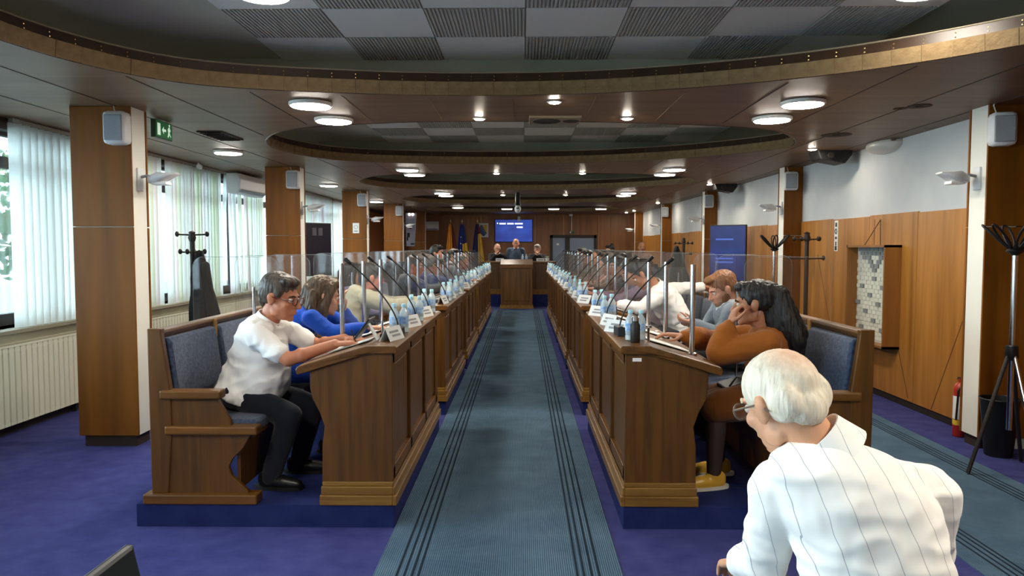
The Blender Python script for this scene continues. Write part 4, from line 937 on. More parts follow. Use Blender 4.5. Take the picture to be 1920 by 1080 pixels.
def seated(x, y, ang, seat=0.60, lean=0.15, k=1.0, floor=0.13, arms='desk', side=0.0):
    d = V(math.cos(ang), math.sin(ang), 0); r = V(d.y, -d.x, 0); u = V(0, 0, 1); J = {}
    J['pel'] = V(x, y, seat + 0.128 * k); J['chest'] = J['pel'] + u * 0.32 * k + d * lean * 0.6 + r * side * 0.6
    J['neck'] = J['pel'] + u * (0.50 - lean * 0.25) * k + d * lean * 1.25 + r * side; J['head'] = J['neck'] + u * 0.135 * k + d * (0.03 + lean * 0.25)
    for s, e in ((1, 'R'), (-1, 'L')):
        J['sh' + e] = J['neck'] + r * s * 0.185 * k - u * 0.06 * k
        J['hip' + e] = J['pel'] + r * s * 0.09 * k; J['kn' + e] = J['pel'] + d * 0.36 * k + r * s * 0.11 * k - u * 0.03
        J['an' + e] = V(J['kn' + e].x, J['kn' + e].y, floor + 0.08) - d * 0.04; J['to' + e] = J['an' + e] + d * 0.13 - u * 0.04
        if arms == 'desk': J['el' + e] = J['sh' + e] + d * 0.17 * k - u * 0.19 * k + r * s * 0.05; J['wr' + e] = J['el' + e] + d * 0.18 * k + u * 0.055 - r * s * 0.11
        elif arms == 'face' and e == 'R': J['el' + e] = J['sh' + e] + d * 0.20 * k - u * 0.17 * k; J['wr' + e] = J['head'] + d * 0.10 - u * 0.15 + r * 0.05
        elif arms == 'face2': J['el' + e] = J['sh' + e] + d * 0.21 * k - u * 0.17 * k + r * s * 0.04; J['wr' + e] = J['head'] + d * 0.11 - u * 0.15 + r * s * 0.05
        else: J['el' + e] = J['sh' + e] + d * 0.10 * k - u * 0.24 * k + r * s * 0.05; J['wr' + e] = J['el' + e] + d * 0.20 * k - u * 0.03 - r * s * 0.10
    J['d'] = d
    return J
def standing(x, y, ang, floor=0.0, h=1.72):
    k = h / 1.75; d = V(math.cos(ang), math.sin(ang), 0); r = V(d.y, -d.x, 0); u = V(0, 0, 1); J = {'d': d}
    J['pel'] = V(x, y, floor + 0.93 * k); J['chest'] = J['pel'] + u * 0.30 * k; J['neck'] = J['pel'] + u * 0.53 * k; J['head'] = J['neck'] + u * 0.15 * k + d * 0.02
    for s, e in ((1, 'R'), (-1, 'L')):
        J['sh' + e] = J['neck'] + r * s * 0.19 * k - u * 0.06 * k; J['hip' + e] = J['pel'] + r * s * 0.09 * k; J['kn' + e] = J['hip' + e] - u * 0.42 * k + d * 0.02
        J['an' + e] = V(J['kn' + e].x, J['kn' + e].y, floor + 0.09) - d * 0.02; J['to' + e] = J['an' + e] + d * 0.13 - u * 0.05
        J['el' + e] = J['sh' + e] - u * 0.27 * k + r * s * 0.05 - d * 0.02; J['wr' + e] = J['el' + e] - u * 0.22 * k + d * 0.08 - r * s * 0.03
    return J
def headframe(f, up=(0, 0, 1)):
    f = Vector(f).normalized(); u = Vector(up); u = (u - f * u.dot(f)).normalized(); r = f.cross(u)
    return Matrix((r, f, u)).transposed()
def person(label, J, hf, skinc='#c68f6e', hair=('short', '#2a221d', '#3d332b'), top='#dddddd', sleeve='long', bottom='#1d1f26', shoes='#141414', k=1.0, kh=1.08, belly=0.0, vox=0.011, hup=(0, 0, 1),
           glasses=None, curl=0.45, handdir=None, topmat=None, collar=True, suit=None, dress=False, tights=None, folds=0.004, beard=None, handn=None, desk=False):
    for e in 'RL':          # keep arms on top of the desks
        for q, c in (('el', 0.085), ('wr', 0.06)):
            p_ = J[q + e]; u_ = abs(p_.x - CX)
            if desk and u_ < 1.42: p_.z = max(p_.z, slope_z(min(max(u_, 0.66), 1.2)) + c * k)
    root = thing('person', label, 'person', (J['pel'].x, J['pel'].y, min(J['anL'].z, J['anR'].z) - 0.08))
    d = J['d']; M = headframe(hf, hup); H = J['head']; hs = kh
    def hp(x, y, z): return H + M @ (Vector((x, y, z)) * hs)
    def he(mb, c, r, seg=18): mb.ell(hp(*c), [q * hs for q in r], M, seg, 12)
    # ---- body: one continuous surface
    B = MB()
    he(B, (0, -0.012, 0.032), (0.074, 0.093, 0.084), 24); he(B, (0, 0.028, -0.03), (0.06, 0.062, 0.085)); he(B, (0, 0.04, -0.078), (0.047, 0.045, 0.035)); he(B, (0, 0.074, -0.098), (0.02, 0.018, 0.017))
    he(B, (0, 0.075, 0.022), (0.048, 0.017, 0.013)); B.cap(hp(0, 0.088, 0.012), hp(0, 0.115, -0.028), 0.009 * hs, 0.0125 * hs, 10)
    for s in (-1, 1):
        he(B, (s * 0.04, 0.058, -0.025), (0.022, 0.024, 0.022)); he(B, (s * 0.013, 0.102, -0.031), (0.009, 0.011, 0.008)); he(B, (s * 0.077, -0.008, -0.008), (0.009, 0.021, 0.033)); he(B, (s * 0.082, -0.016, 0.002), (0.008, 0.016, 0.022)); he(B, (s * 0.05, 0.01, -0.07), (0.012, 0.03, 0.025))
    for z, r_ in ((-0.055, 0.0065), (-0.066, 0.008)): B.cap(hp(-0.017, 0.088, z), hp(0, 0.097, z), r_ * hs, r_ * 1.15 * hs, 8); B.cap(hp(0, 0.097, z), hp(0.017, 0.088, z), r_ * 1.15 * hs, r_ * hs, 8)
    B.cap(J['neck'] - V(0, 0, 0.03), hp(0, -0.022, -0.04), 0.058 * k, 0.054 * hs, 16)
    B.chain([J['pel'], J['chest'], J['neck'] - V(0, 0, 0.05)], [0.12 * k, 0.12 * k, 0.07 * k], 14)
    lean_up = (J['neck'] - J['pel']).normalized()
    for s, e in ((1, 'R'), (-1, 'L')):
        B.cap(J['neck'] - V(0, 0, 0.06), J['sh' + e], 0.05 * k, 0.048 * k); B.chain([J['sh' + e], J['el' + e], J['wr' + e]], [0.047 * k, 0.041 * k, 0.029 * k], 14)
        mid = J['el' + e].lerp(J['wr' + e], 0.28); B.ell(mid, (0.044 * k,) * 3)
        hd = Vector((handdir or {}).get(e, J['wr' + e] - J['el' + e])); hn = Vector((handn or {}).get(e, (0, 0, -1)))
        if abs(hd.normalized().dot(hn.normalized())) > 0.95: hn = d
        hand(B, J['wr' + e], hd, hn, s, curl if not isinstance(curl, dict) else curl[e], 1.05 * k)
        B.chain([J['hip' + e], J['kn' + e], J['an' + e]], [0.075 * k, 0.05 * k, 0.036 * k], 14); B.cap(J['an' + e] - V(0, 0, 0.03), J['to' + e], 0.034 * k, 0.028 * k)
    put('body', remesh(B, vox, 3), skin(skinc), root)
    # ---- face details
    for s in (-1, 1):
        MB().ell(hp(s * 0.031, 0.077, 0.002), (0.0115 * hs,) * 3, M, 12, 8).build('eye', mat('eye_white', '#cfc9c2', 0.3), root, True, world=True); MB().ell(hp(s * 0.031, 0.0865, 0.002), (0.0055 * hs, 0.003 * hs, 0.0055 * hs), M, 10, 6).build('iris', mat('iris_dark', '#2a1c14', 0.3), root, True, world=True)
        MB().tube([hp(s * 0.014, 0.092, 0.022), hp(s * 0.032, 0.09, 0.027), hp(s * 0.05, 0.074, 0.02)], [0.004 * hs, 0.0045 * hs, 0.002 * hs], 6).build('eyebrow', mat('brow_' + hair[1], hair[1], 0.8), root, True, world=True)
    MB().tube([hp(-0.021, 0.0885, -0.0605), hp(0, 0.1035, -0.0605), hp(0.021, 0.0885, -0.0605)], [0.001, 0.0028 * hs, 0.001], 6).build('mouth', mat('lip_line', '#8a4a40', 0.5), root, True, world=True)
    if glasses:
        G = MB()
        for s in (-1, 1):
            G.tube([hp(s * 0.033 + 0.023 * math.cos(a * PI / 8), 0.108 - abs(math.cos(a * PI / 8)) * 0.004, 0.0 + 0.019 * math.sin(a * PI / 8)) for a in range(16)], 0.0028 * hs, 6, True)
            G.tube([hp(s * 0.056, 0.104, 0.006), hp(s * 0.076, 0.07, 0.008), hp(s * 0.084, -0.015, 0.008), hp(s * 0.083, -0.035, -0.012)], 0.0026 * hs, 6)
        G.tube([hp(-0.011, 0.109, 0.004), hp(0, 0.113, 0.006), hp(0.011, 0.109, 0.004)], 0.0026 * hs, 6)
        g = G.build('glasses', mat('frame_' + glasses, glasses, 0.35), root, True, world=True)
        for s in (-1, 1): MB().ell(hp(s * 0.033, 0.107, 0), (0.022 * hs, 0.0015, 0.018 * hs), M, 14, 8).build('lens', LENS, g, True, world=True)
    # ---- hair
    st, c1, c2 = hair; Hm = MB(); amp = 0.0035
    if st in ('short', 'neat', 'long', 'pony', 'bun', 'wavy'):
        he(Hm, (0, -0.024, 0.047), (0.083, 0.101, 0.086), 28); he(Hm, (0, -0.078, -0.015), (0.058, 0.036, 0.06))
        for s in (-1, 1): he(Hm, (s * 0.05, -0.045, 0.012), (0.034, 0.06, 0.05)); he(Hm, (s * 0.068, 0.018, 0.03), (0.014, 0.018, 0.034))
        he(Hm, (0.015, 0.045, 0.095), (0.062, 0.05, 0.03))
    if st == 'thin': 
        he(Hm, (0, -0.012, 0.036), (0.0785, 0.0955, 0.0835), 28); he(Hm, (0, -0.07, -0.02), (0.057, 0.036, 0.05)); amp = 0.0022
        for s in (-1, 1): he(Hm, (s * 0.05, -0.05, 0.0), (0.03, 0.05, 0.05))
    if st == 'crop':
        he(Hm, (0, -0.022, 0.036), (0.077, 0.094, 0.084), 28); he(Hm, (0, -0.07, -0.01), (0.055, 0.034, 0.05)); amp = 0.0015
    if st in ('long', 'wavy'):
        for s in (-1, 1): Hm.chain([hp(s * 0.06, 0.02, 0.06), hp(s * 0.083, 0.005, -0.02), hp(s * 0.085, -0.01, -0.12), hp(s * 0.075, -0.02, -0.20)], [0.035 * hs, 0.03 * hs, 0.036 * hs, 0.022 * hs])
        Hm.chain([hp(0, -0.085, 0.02), hp(0, -0.085, -0.1), hp(0, -0.08, -0.2)], [0.06 * hs, 0.062 * hs, 0.045 * hs]); amp = 0.006
        for s in (-1, 1): Hm.chain([hp(s * 0.04, -0.07, 0.0), hp(s * 0.055, -0.065, -0.12), hp(s * 0.045, -0.065, -0.215)], [0.05 * hs, 0.05 * hs, 0.025 * hs])
    if st == 'pony':
        amp = 0.0055; he(Hm, (0, -0.04, 0.045), (0.086, 0.092, 0.083), 24)
        Hm.chain([hp(0, -0.08, 0.065), hp(0, -0.13, 0.035), hp(0, -0.155, -0.07), hp(0.0, -0.185, -0.18), hp(0, -0.18, -0.285)], [0.055 * hs, 0.06 * hs, 0.072 * hs, 0.08 * hs, 0.055 * hs])
        Hm.chain([hp(0.0, -0.08, -0.02), hp(0, -0.12, -0.13), hp(0, -0.13, -0.24)], [0.062 * hs, 0.066 * hs, 0.05 * hs])
        Hm.chain([hp(-0.03, -0.16, -0.1), hp(-0.03, -0.205, -0.22), hp(-0.02, -0.215, -0.31)], [0.05 * hs, 0.05 * hs, 0.022 * hs])
    if st == 'bun': he(Hm, (0, -0.08, 0.11), (0.05, 0.05, 0.045))
    hm = remesh(Hm, max(vox * 0.75, 0.006), 9 if st == 'thin' else 3); Mi = M.inverted(); hm.update()
    def hfn(c):
        q = (Mi @ (c - H)) / hs
        return (noise.noise(Vector((q.x * 75, q.y * 75, q.z * 10))) + 0.5 * noise.noise(Vector((q.x * 150, q.y * 150, q.z * 14 + 5)))) * amp * hs
    displace(hm, hfn)
    put('hair', hm, hairmat(c1, c2), root)
    if beard:
        Bm = MB(); he(Bm, (0, 0.048, -0.085), (0.052, 0.048, 0.036))
        for s in (-1, 1): he(Bm, (s * 0.054, 0.02, -0.06), (0.014, 0.034, 0.04))
        put('beard', remesh(Bm, max(vox * 0.75, 0.006), 2), hairmat(*beard), root)
    # ---- top
    Tm = MB(); side_h = (J['hipR'] - J['hipL']).normalized(); side_s = (J['shR'] - J['shL']).normalized(); rings = []
    for t_, rx, ry, bl in ((-0.09, 0.188, 0.146, 0.4), (0.0, 0.188, 0.146, 0.6), (0.12, 0.172, 0.132, 1.0), (0.32, 0.166, 0.128, 1.0), (0.52, 0.170, 0.130, 0.6), (0.70, 0.180, 0.126, 0.2), (0.84, 0.176, 0.108, 0), (0.94, 0.14, 0.085, 0), (1.02, 0.075, 0.068, 0)):
        tt = max(t_, 0); p = J['pel'] * (1 - tt) ** 2 + (J['chest'] * 2 - J['pel'] * 0.5 - J['neck'] * 0.5) * 2 * tt * (1 - tt) + J['neck'] * tt * tt
        if t_ < 0: p = J['pel'] + V(0, 0, t_ * 0.45)
        sd = side_h.lerp(side_s, min(1, tt)).normalized(); ax = (J['chest'] - J['pel'] if t_ < 0.4 else J['neck'] - J['chest']).normalized(); fr = ax.cross(sd).normalized()
        if fr.dot(d) < 0: fr = -fr
        rings.append((p + fr * belly * bl * 0.5, sd * rx * k, fr * (ry * k + belly * bl * 0.5)))
    Tm.loft(rings, 28, 2.25)
    ext = 0.012 if suit else 0.0
    for s, e in ((1, 'R'), (-1, 'L')):
        Tm.cap(J['neck'] - V(0, 0, 0.055), J['sh' + e], 0.062 * k + ext, 0.064 * k + ext)
        if sleeve == 'short': q = J['sh' + e].lerp(J['el' + e], 0.66); Tm.cap(J['sh' + e], q, 0.064 * k, 0.061 * k, 18)
        else:
            q = J['el' + e].lerp(J['wr' + e], 0.93); puff = 0.012 if sleeve == 'puff' else 0
            Tm.chain([J['sh' + e], J['el' + e]], [0.068 * k + ext + puff, 0.056 * k + ext + puff], 16); Tm.chain([J['el' + e], J['el' + e].lerp(q, 0.7), q], [0.056 * k + ext + puff, 0.047 * k + ext + puff * 2, 0.040 * k + ext], 16)
    tm = remesh(Tm, max(vox, 0.009), 5); tm.update()
    def tfn(c):
        f = noise.noise(c * 9) + 0.6 * noise.noise(Vector((c.x * 26, c.y * 26, c.z * 12)))
        rd = 1 - abs(noise.noise(Vector((c.x * 7 + 3, c.y * 7, c.z * 14)))) * 2.2
        return f * folds + max(rd, 0) * folds * 1.2
    displace(tm, tfn)
    put('dress' if dress else ('jacket' if suit else 'shirt'), tm, topmat or cloth(top), root)
    if collar:
        top_n = hp(0, -0.022, -0.04); ax = (top_n - J['neck']).normalized(); a = (side_s - ax * side_s.dot(ax)).normalized(); b = ax.cross(a).normalized()
        if b.dot(d) < 0: b = -b
        vs = []; fs = []; n_ = 28; prof = ((0.088, -0.035), (0.076, 0.012), (0.071, 0.034), (0.066, 0.034), (0.066, -0.02))
        for i in range(n_):
            g = 2 * PI * i / n_; dip = 0.020 * max(0, math.sin(g)) ** 2
            for rr, zz in prof: vs.append(J['neck'] + (a * math.cos(g) + b * math.sin(g)) * rr * k + ax * (zz * k - dip))
        for i in range(n_):
            j = (i + 1) % n_
            for q in range(5): fs.append((i * 5 + q, j * 5 + q, j * 5 + (q + 1) % 5, i * 5 + (q + 1) % 5))
        MB().add(vs, fs).build('collar', topmat or cloth(suit[0] if suit else top), root, True, world=True)
    if suit:
        c0 = J['neck'].lerp(J['chest'], 0.1); fr = (J['neck'] - J['chest']).normalized().cross(side_s).normalized()
        if fr.dot(d) < 0: fr = -fr
        dn = (J['chest'] - J['neck']).normalized(); pA = J['neck'] + fr * 0.062 * k; pB = J['neck'] + dn * 0.26 * k + fr * 0.155 * k
        MB().add([pA - side_s * 0.06 * k, pA + side_s * 0.06 * k, pB + side_s * 0.012, pB - side_s * 0.012] + [q + fr * 0.012 for q in (pA - side_s * 0.06 * k, pA + side_s * 0.06 * k, pB + side_s * 0.012, pB - side_s * 0.012)], [(0, 1, 2, 3), (4, 5, 6, 7), (0, 1, 5, 4), (1, 2, 6, 5), (2, 3, 7, 6), (3, 0, 4, 7)]).build('shirt_front', cloth(suit[0]), root, world=True)
        if len(suit) > 1: MB().obox((pA + pB) / 2 + fr * 0.016, side_s * 0.02 * k, (pB - pA) * 0.46, fr * 0.006).build('tie', cloth(suit[1]), root, world=True)
    # ---- legs
    Lm = MB(); Lm.ell(J['pel'], (0.165 * k, 0.165 * k, 0.115 * k))
    for e in 'RL':
        Lm.cap(J['hip' + e], J['kn' + e], (0.094 if not dress else 0.125) * k, (0.07 if not dress else 0.1) * k, 18)
        if not dress: Lm.chain([J['kn' + e], J['an' + e] - V(0, 0, 0.01)], [0.07 * k, 0.056 * k], 16)
    if dress: Lm.cap((J['hipR'] + J['hipL']) / 2, (J['knR'] + J['knL']) / 2, 0.12 * k, 0.09 * k)
    lm_ = remesh(Lm, max(vox, 0.011), 5); lm_.update()
    displace(lm_, lambda c: noise.noise(c * 11) * 0.005)
    put('skirt' if dress else 'trousers', lm_, (topmat or cloth(bottom)) if dress else cloth(bottom), root)
    if tights:
        X = MB()
        for e in 'RL': X.chain([J['kn' + e], J['kn' + e].lerp(J['an' + e], 0.35), J['an' + e] - V(0, 0, 0.03)], [0.058 * k, 0.06 * k, 0.04 * k], 14)
        put('tights', remesh(X, 0.012, 3), mat('tights_' + tights, tights, 0.6), root)
    for e in 'RL':
        X = MB(); ft = J['to' + e] - J['an' + e]; ft.z = 0; ft.normalize(); fz = J['an' + e].z - 0.08
        heel = V(J['an' + e].x, J['an' + e].y, fz + 0.045) - ft * 0.035; X.chain([heel, heel + ft * 0.12 + V(0, 0, -0.004), heel + ft * 0.21 - V(0, 0, 0.012)], [0.042 * k, 0.044 * k, 0.03 * k]); X.cap(heel + V(0, 0, 0.02), J['an' + e], 0.042 * k, 0.044 * k)
        sh_ = put('shoe', remesh(X, 0.009, 3), mat('shoe_' + shoes, shoes, 0.35), root)
        m = MB(); sd = V(-ft.y, ft.x, 0); c = heel + ft * 0.085; c.z = fz + 0.012
        m.loft([(c - V(0, 0, 0.0115), ft * 0.145 * k, sd * 0.046 * k), (c + V(0, 0, 0.008), ft * 0.145 * k, sd * 0.046 * k)], 20, 2.6).build('sole', mat('sole_' + ('w' if shoes != '#141414' else 'b'), '#d8d4c8' if shoes != '#141414' else '#101010', 0.6), sh_, True, world=True)
    return root

# ---- man in white shirt, front left bench
J = {'d': V(1, 0, 0), 'pel': V(-1.76, 4.62, 0.705), 'chest': V(-1.665, 4.62, 0.955), 'neck': V(-1.59, 4.62, 1.145), 'head': V(-1.500, 4.60, 1.288),
     'shR': V(-1.590, 4.42, 1.065), 'elR': V(-1.385, 4.36, 0.935), 'wrR': V(-1.125, 4.44, 1.018), 'shL': V(-1.535, 4.80, 1.055), 'elL': V(-1.345, 4.86, 0.955), 'wrL': V(-1.13, 4.70, 1.02),
     'hipR': V(-1.76, 4.52, 0.70), 'knR': V(-1.41, 4.47, 0.575), 'anR': V(-1.535, 4.46, 0.21), 'toR': V(-1.40, 4.44, 0.16), 'hipL': V(-1.76, 4.72, 0.70), 'knL': V(-1.36, 4.76, 0.575), 'anL': V(-1.46, 4.78, 0.21), 'toL': V(-1.33, 4.79, 0.16)}
WS = noisy('white_shirt', '#ecebe8', '#f2f1ef', (4, 4, 4), 2, 0.85, 0.4, (20, 20, 8), spec=0.15)
p = person('man in a white short-sleeved shirt and brown glasses writing at the nearest left desk', J, (0.93, -0.22, -0.20), '#b9785a', ('short', '#2b2521', '#584c42'), topmat=WS, sleeve='short', bottom='#1b1e28', k=1.06, kh=1.19, belly=0.12, vox=0.0075, glasses='#5a2a1c', folds=0.009, curl={'R': 0.75, 'L': 0.5}, handdir={'R': (0.97, 0.18, 0.05), 'L': (0.95, -0.3, 0.0)})
t = thing('pen', 'thin pen held by the man in the white shirt', 'pen', (-1.0, 4.48, 1.0)); MB().tube([(0, 0, 0.0), (-0.035, -0.005, 0.10)], 0.004, 8).build('barrel', DARK, t, True); MB().tube([(0.003, 0, -0.012), (0, 0, 0.0)], [0.0008, 0.004], 8).build('tip', CHROME, t, True)
# ---- woman in blue
J = seated(-1.70, 5.32, 0.15, lean=0.16, k=0.95, arms='desk'); J['head'] = V(-1.435, 5.36, 1.245); J['neck'] = V(-1.475, 5.34, 1.115)
J['elL'] = V(-1.26, 5.52, 0.98); J['wrL'] = V(-1.305, 5.44, 1.13); J['elR'] = V(-1.33, 5.14, 0.965); J['wrR'] = V(-1.07, 5.12, 1.02)
person('woman with long brown hair and a bright blue blouse, head propped on her hand', J, (0.88, 0.42, -0.22), '#cf9c80', ('long', '#2e231a', '#6b5640'), top='#1f4fb8', bottom='#1d3f9c', k=0.95, kh=1.13, vox=0.008, collar=False, desk=True, handdir={'L': (-0.05, -0.1, 1), 'R': (1, 0, 0)})
# ---- woman in rust dress, front right bench
J = {'d': V(-1, 0, 0), 'pel': V(1.60, 4.64, 0.70), 'chest': V(1.545, 4.64, 0.93), 'neck': V(1.488, 4.63, 1.105), 'head': V(1.425, 4.62, 1.250),
     'shL': V(1.455, 4.44, 1.03), 'elL': V(1.165, 4.44, 0.965), 'wrL': V(1.245, 4.50, 1.13), 'shR': V(1.53, 4.83, 1.03), 'elR': V(1.26, 4.86, 0.985), 'wrR': V(1.02, 4.74, 1.035),
     'hipL': V(1.60, 4.54, 0.70), 'knL': V(1.18, 4.50, 0.63), 'anL': V(1.165, 4.50, 0.21), 'toL': V(1.05, 4.47, 0.16), 'hipR': V(1.60, 4.75, 0.70), 'knR': V(1.22, 4.75, 0.62), 'anR': V(1.27, 4.78, 0.21), 'toR': V(1.15, 4.78, 0.16)}
p = person('woman in a rust brown dress with long black hair, chin on her hands', J, (-0.93, 0.30, -0.10), '#b07a5c', ('pony', '#0c0b0c', '#1d1a1a'), top='#94551c', sleeve='puff', bottom='#6d3f16', shoes='#d6a63a', k=1.03, kh=1.13, vox=0.0075, collar=False, dress=True, tights='#3c2f2b', folds=0.005, belly=0.03, curl={'L': 1.15, 'R': 0.4}, handdir={'L': (0.42, 0.22, 0.88), 'R': (-1, 0, 0.1)}, handn={'L': (1, 0, -0.5), 'R': (0, 0, -1)})
MB().tube([(1.437, 4.525, 1.215), (1.437, 4.523, 1.19)], 0.004, 8).build('earring', CHROME, p, True, world=True)
t = thing('handbag', 'dark handbag on the bench beside the woman in the rust dress', 'bag', (1.42, 4.40, 0.0)); t.location = (1.33, 4.62, 0.72)
MB().obox((0, 0, 0.02), (0.09, 0, 0.03), (0, 0.11, 0), (-0.012, 0, 0.03)).build('bag_body', BLACK, t, bevel=0.012); MB().tube([(-0.07, -0.09, 0.03), (-0.03, -0.10, 0.09), (0.04, -0.09, 0.07)], 0.006, 8).build('strap', BLACK, t, True)
# ---- old man in the foreground
J = {'d': V(-0.25, 0.97, 0), 'pel': V(0.985, 1.95, 0.50), 'chest': V(0.935, 1.98, 0.80), 'neck': V(0.825, 2.02, 1.06), 'head': V(0.722, 2.07, 1.172),
     'shL': V(0.712, 2.05, 0.93), 'elL': V(0.718, 2.18, 0.67), 'wrL': V(0.72, 2.42, 0.56), 'shR': V(1.14, 2.08, 0.905), 'elR': V(1.20, 2.18, 0.70), 'wrR': V(1.04, 2.46, 0.64),
     'hipL': V(0.88, 1.97, 0.50), 'knL': V(0.78, 2.42, 0.48), 'anL': V(0.78, 2.44, 0.08), 'toL': V(0.75, 2.57, 0.03), 'hipR': V(1.07, 2.0, 0.50), 'knR': V(1.0, 2.45, 0.48), 'anR': V(1.02, 2.46, 0.08), 'toR': V(1.0, 2.6, 0.03)}
def pin_mat():
    m = noisy('pinstripe_shirt', '#f0eee8', '#f6f4ee', (3, 3, 3), 2, 0.85, 0.35, (14, 14, 6), spec=0.15); N, L, b = nodes(m); cr = [n for n in N if n.type == 'VALTORGB'][0]
    tc = N.new('ShaderNodeTexCoord'); sp = N.new('ShaderNodeSeparateXYZ'); nz = N.new('ShaderNodeTexNoise'); nz.inputs['Scale'].default_value = 5
    ad = N.new('ShaderNodeMath'); ad.operation = 'MULTIPLY_ADD'; ad.inputs[1].default_value = 0.035
    z = N.new('ShaderNodeMath'); z.operation = 'MULTIPLY_ADD'; z.inputs[1].default_value = 0.35
    fr = N.new('ShaderNodeMath'); fr.operation = 'PINGPONG'; fr.inputs[1].default_value = 0.032; lt = N.new('ShaderNodeMath'); lt.operation = 'LESS_THAN'; lt.inputs[1].default_value = 0.0010
    mx = N.new('ShaderNodeMixRGB'); mx.inputs[2].default_value = lin('#b4b4ba')
    L.new(tc.outputs['Object'], sp.inputs[0]); L.new(tc.outputs['Object'], nz.inputs['Vector']); L.new(nz.outputs[0], ad.inputs[0]); L.new(sp.outputs[0], ad.inputs[2]); L.new(sp.outputs[2], z.inputs[0]); L.new(ad.outputs[0], z.inputs[2]); L.new(z.outputs[0], fr.inputs[0]); L.new(fr.outputs[0], lt.inputs[0])
    L.new(lt.outputs[0], mx.inputs[0]); L.new(cr.outputs[0], mx.inputs[1]); L.new(mx.outputs[0], b.inputs['Base Color']); return m
p = person('white-haired old man in a pale pinstriped shirt seen from behind in the foreground', J, (-0.42, 0.85, -0.36), '#d09a78', ('thin', '#cfc4ae', '#f0e6d2'), topmat=pin_mat(), bottom='#2a2c33', k=1.16, kh=1.20, vox=0.007, glasses='#6a5a50', folds=0.006, belly=0.02, hup=(-0.2, 0.1, 1))
hm_ = _m['hair_#cfc4ae']; N, L, b_ = nodes(hm_); cr_ = [n for n in N if n.type == 'VALTORGB'][0]          # pink scalp shows through at the crown
tc_ = N.new('ShaderNodeTexCoord'); vd = N.new('ShaderNodeVectorMath'); vd.operation = 'DISTANCE'; cw = Vector((0.735, 2.04, 1.31)) - Vector(p.location); vd.inputs[1].default_value = cw
rg = N.new('ShaderNodeMapRange'); rg.inputs[1].default_value = 0.03; rg.inputs[2].default_value = 0.095; rg.inputs[3].default_value = 0.62; rg.inputs[4].default_value = 0.0
mx_ = N.new('ShaderNodeMixRGB'); mx_.inputs[2].default_value = lin('#e0a684'); L.new(tc_.outputs['Object'], vd.inputs[0]); L.new(vd.outputs['Value'], rg.inputs[0]); L.new(rg.outputs[0], mx_.inputs[0]); L.new(cr_.outputs[0], mx_.inputs[1]); L.new(mx_.outputs[0], b_.inputs['Base Color'])
t = thing('plain_chair', 'plain chair under the old man in the pinstriped shirt', 'chair', (0.96, 1.93, 0), 0.2)
MB().box(-0.22, 0.22, -0.22, 0.24, 0.33, 0.37).build('seat', BLACK, t, bevel=0.015); MB().box(-0.2, 0.2, -0.27, -0.245, 0.42, 0.66).build('backrest', BLACK, t, bevel=0.01)
for x in (-0.19, 0.19):
    for y in (-0.24, 0.2): MB().tube([(x, y, 0.68 if y < 0 else 0.34), (x, y, 0)], 0.013, 10).build('leg', DARK, t, True)


# ---- the others in the left rows
def seat_person(label, x, y, ang, hf, **kw):
    head = kw.pop('head', None); lean = kw.pop('lean', 0.18); arms = kw.pop('arms', 'desk'); side = kw.pop('side', 0.0); seat = kw.pop('seat', 0.60); flo = kw.pop('floor', 0.13); mod = kw.pop('mod', None)
    k = kw.get('k', 1.02); J = seated(x, y, ang, seat, lean, k, flo, arms, side)
    if head: dv = Vector(head) - J['head']; J['head'] = Vector(head); J['neck'] += dv * 0.75; J['chest'] += dv * 0.35
    if head:
        for e in 'RL': J['sh' + e] += dv * 0.7; J['el' + e] += dv * 0.35
    if mod: J.update(mod)
    kw.setdefault('desk', DY[0] < y < 17.3); kw.setdefault('kh', 1.13); kw.setdefault('vox', 0.015); kw.setdefault('curl', 0.22)
    return person(label, J, hf, **kw)
seat_person('man in a light beige jacket at the second left desk', -1.72, 7.38, 0.25, (0.9, 0.42, -0.15), head=(-1.50, 7.36, 1.295), lean=0.22, skinc='#b9745c', hair=('short', '#171513', '#332e2a'), top='#a9a48d', suit=('#d8d4cc',), bottom='#3a3a3c', vox=0.010, k=1.08)
seat_person('woman with dark hair and a lilac top leaning back on the second left bench', -1.84, 8.14, 0.0, (0.8, 0.1, 0.05), head=(-1.86, 8.14, 1.29), lean=0.0, skinc='#b98468', hair=('long', '#14110f', '#2a2320'), top='#8d7da6', bottom='#2a2630', arms='lap', collar=False)
seat_person('man with a ruddy face in a dark grey jacket at the third left desk', -1.66, 10.1, 0.1, (0.95, -0.1, -0.15), head=(-1.46, 10.1, 1.34), lean=0.2, skinc='#b87060', hair=('short', '#2b2724', '#4a4440'), top='#3c4046', suit=('#c8c8c4', '#3a2a30'), bottom='#26282c')
seat_person('man in a navy jacket bending over the third left desk', -1.56, 10.95, 0.1, (0.85, 0.2, -0.4), head=(-1.30, 10.95, 1.33), lean=0.3, skinc='#b98064', hair=('short', '#231e1a', '#3a322c'), top='#252c4c', suit=('#c4c8d0',), bottom='#20242c')
seat_person('woman in a dusty pink blouse at the far end of the third left desk', -1.66, 11.57, 0.0, (0.9, 0.0, -0.1), head=(-1.52, 11.57, 1.36), skinc='#c08a70', hair=('long', '#2a201a', '#45382e'), top='#9a7f84', bottom='#2a2a2e', collar=False)
seat_person('dark-haired man in a brown jacket, tallest at the fourth left desk', -1.72, 12.78, 0.0, (0.9, -0.3, 0), head=(-1.46, 12.78, 1.49), lean=0.15, skinc='#a8705a', hair=('short', '#100e0d', '#221e1c'), top='#4a3c38', suit=('#bfbab2',), k=1.12)
seat_person('man in a grey shirt leaning forward at the fourth left desk', -1.6, 14.2, 0.0, (0.9, 0.1, -0.3), lean=0.28, skinc='#b07a60', hair=('crop', '#5a544e', '#7a746c'), top='#6c6a68')
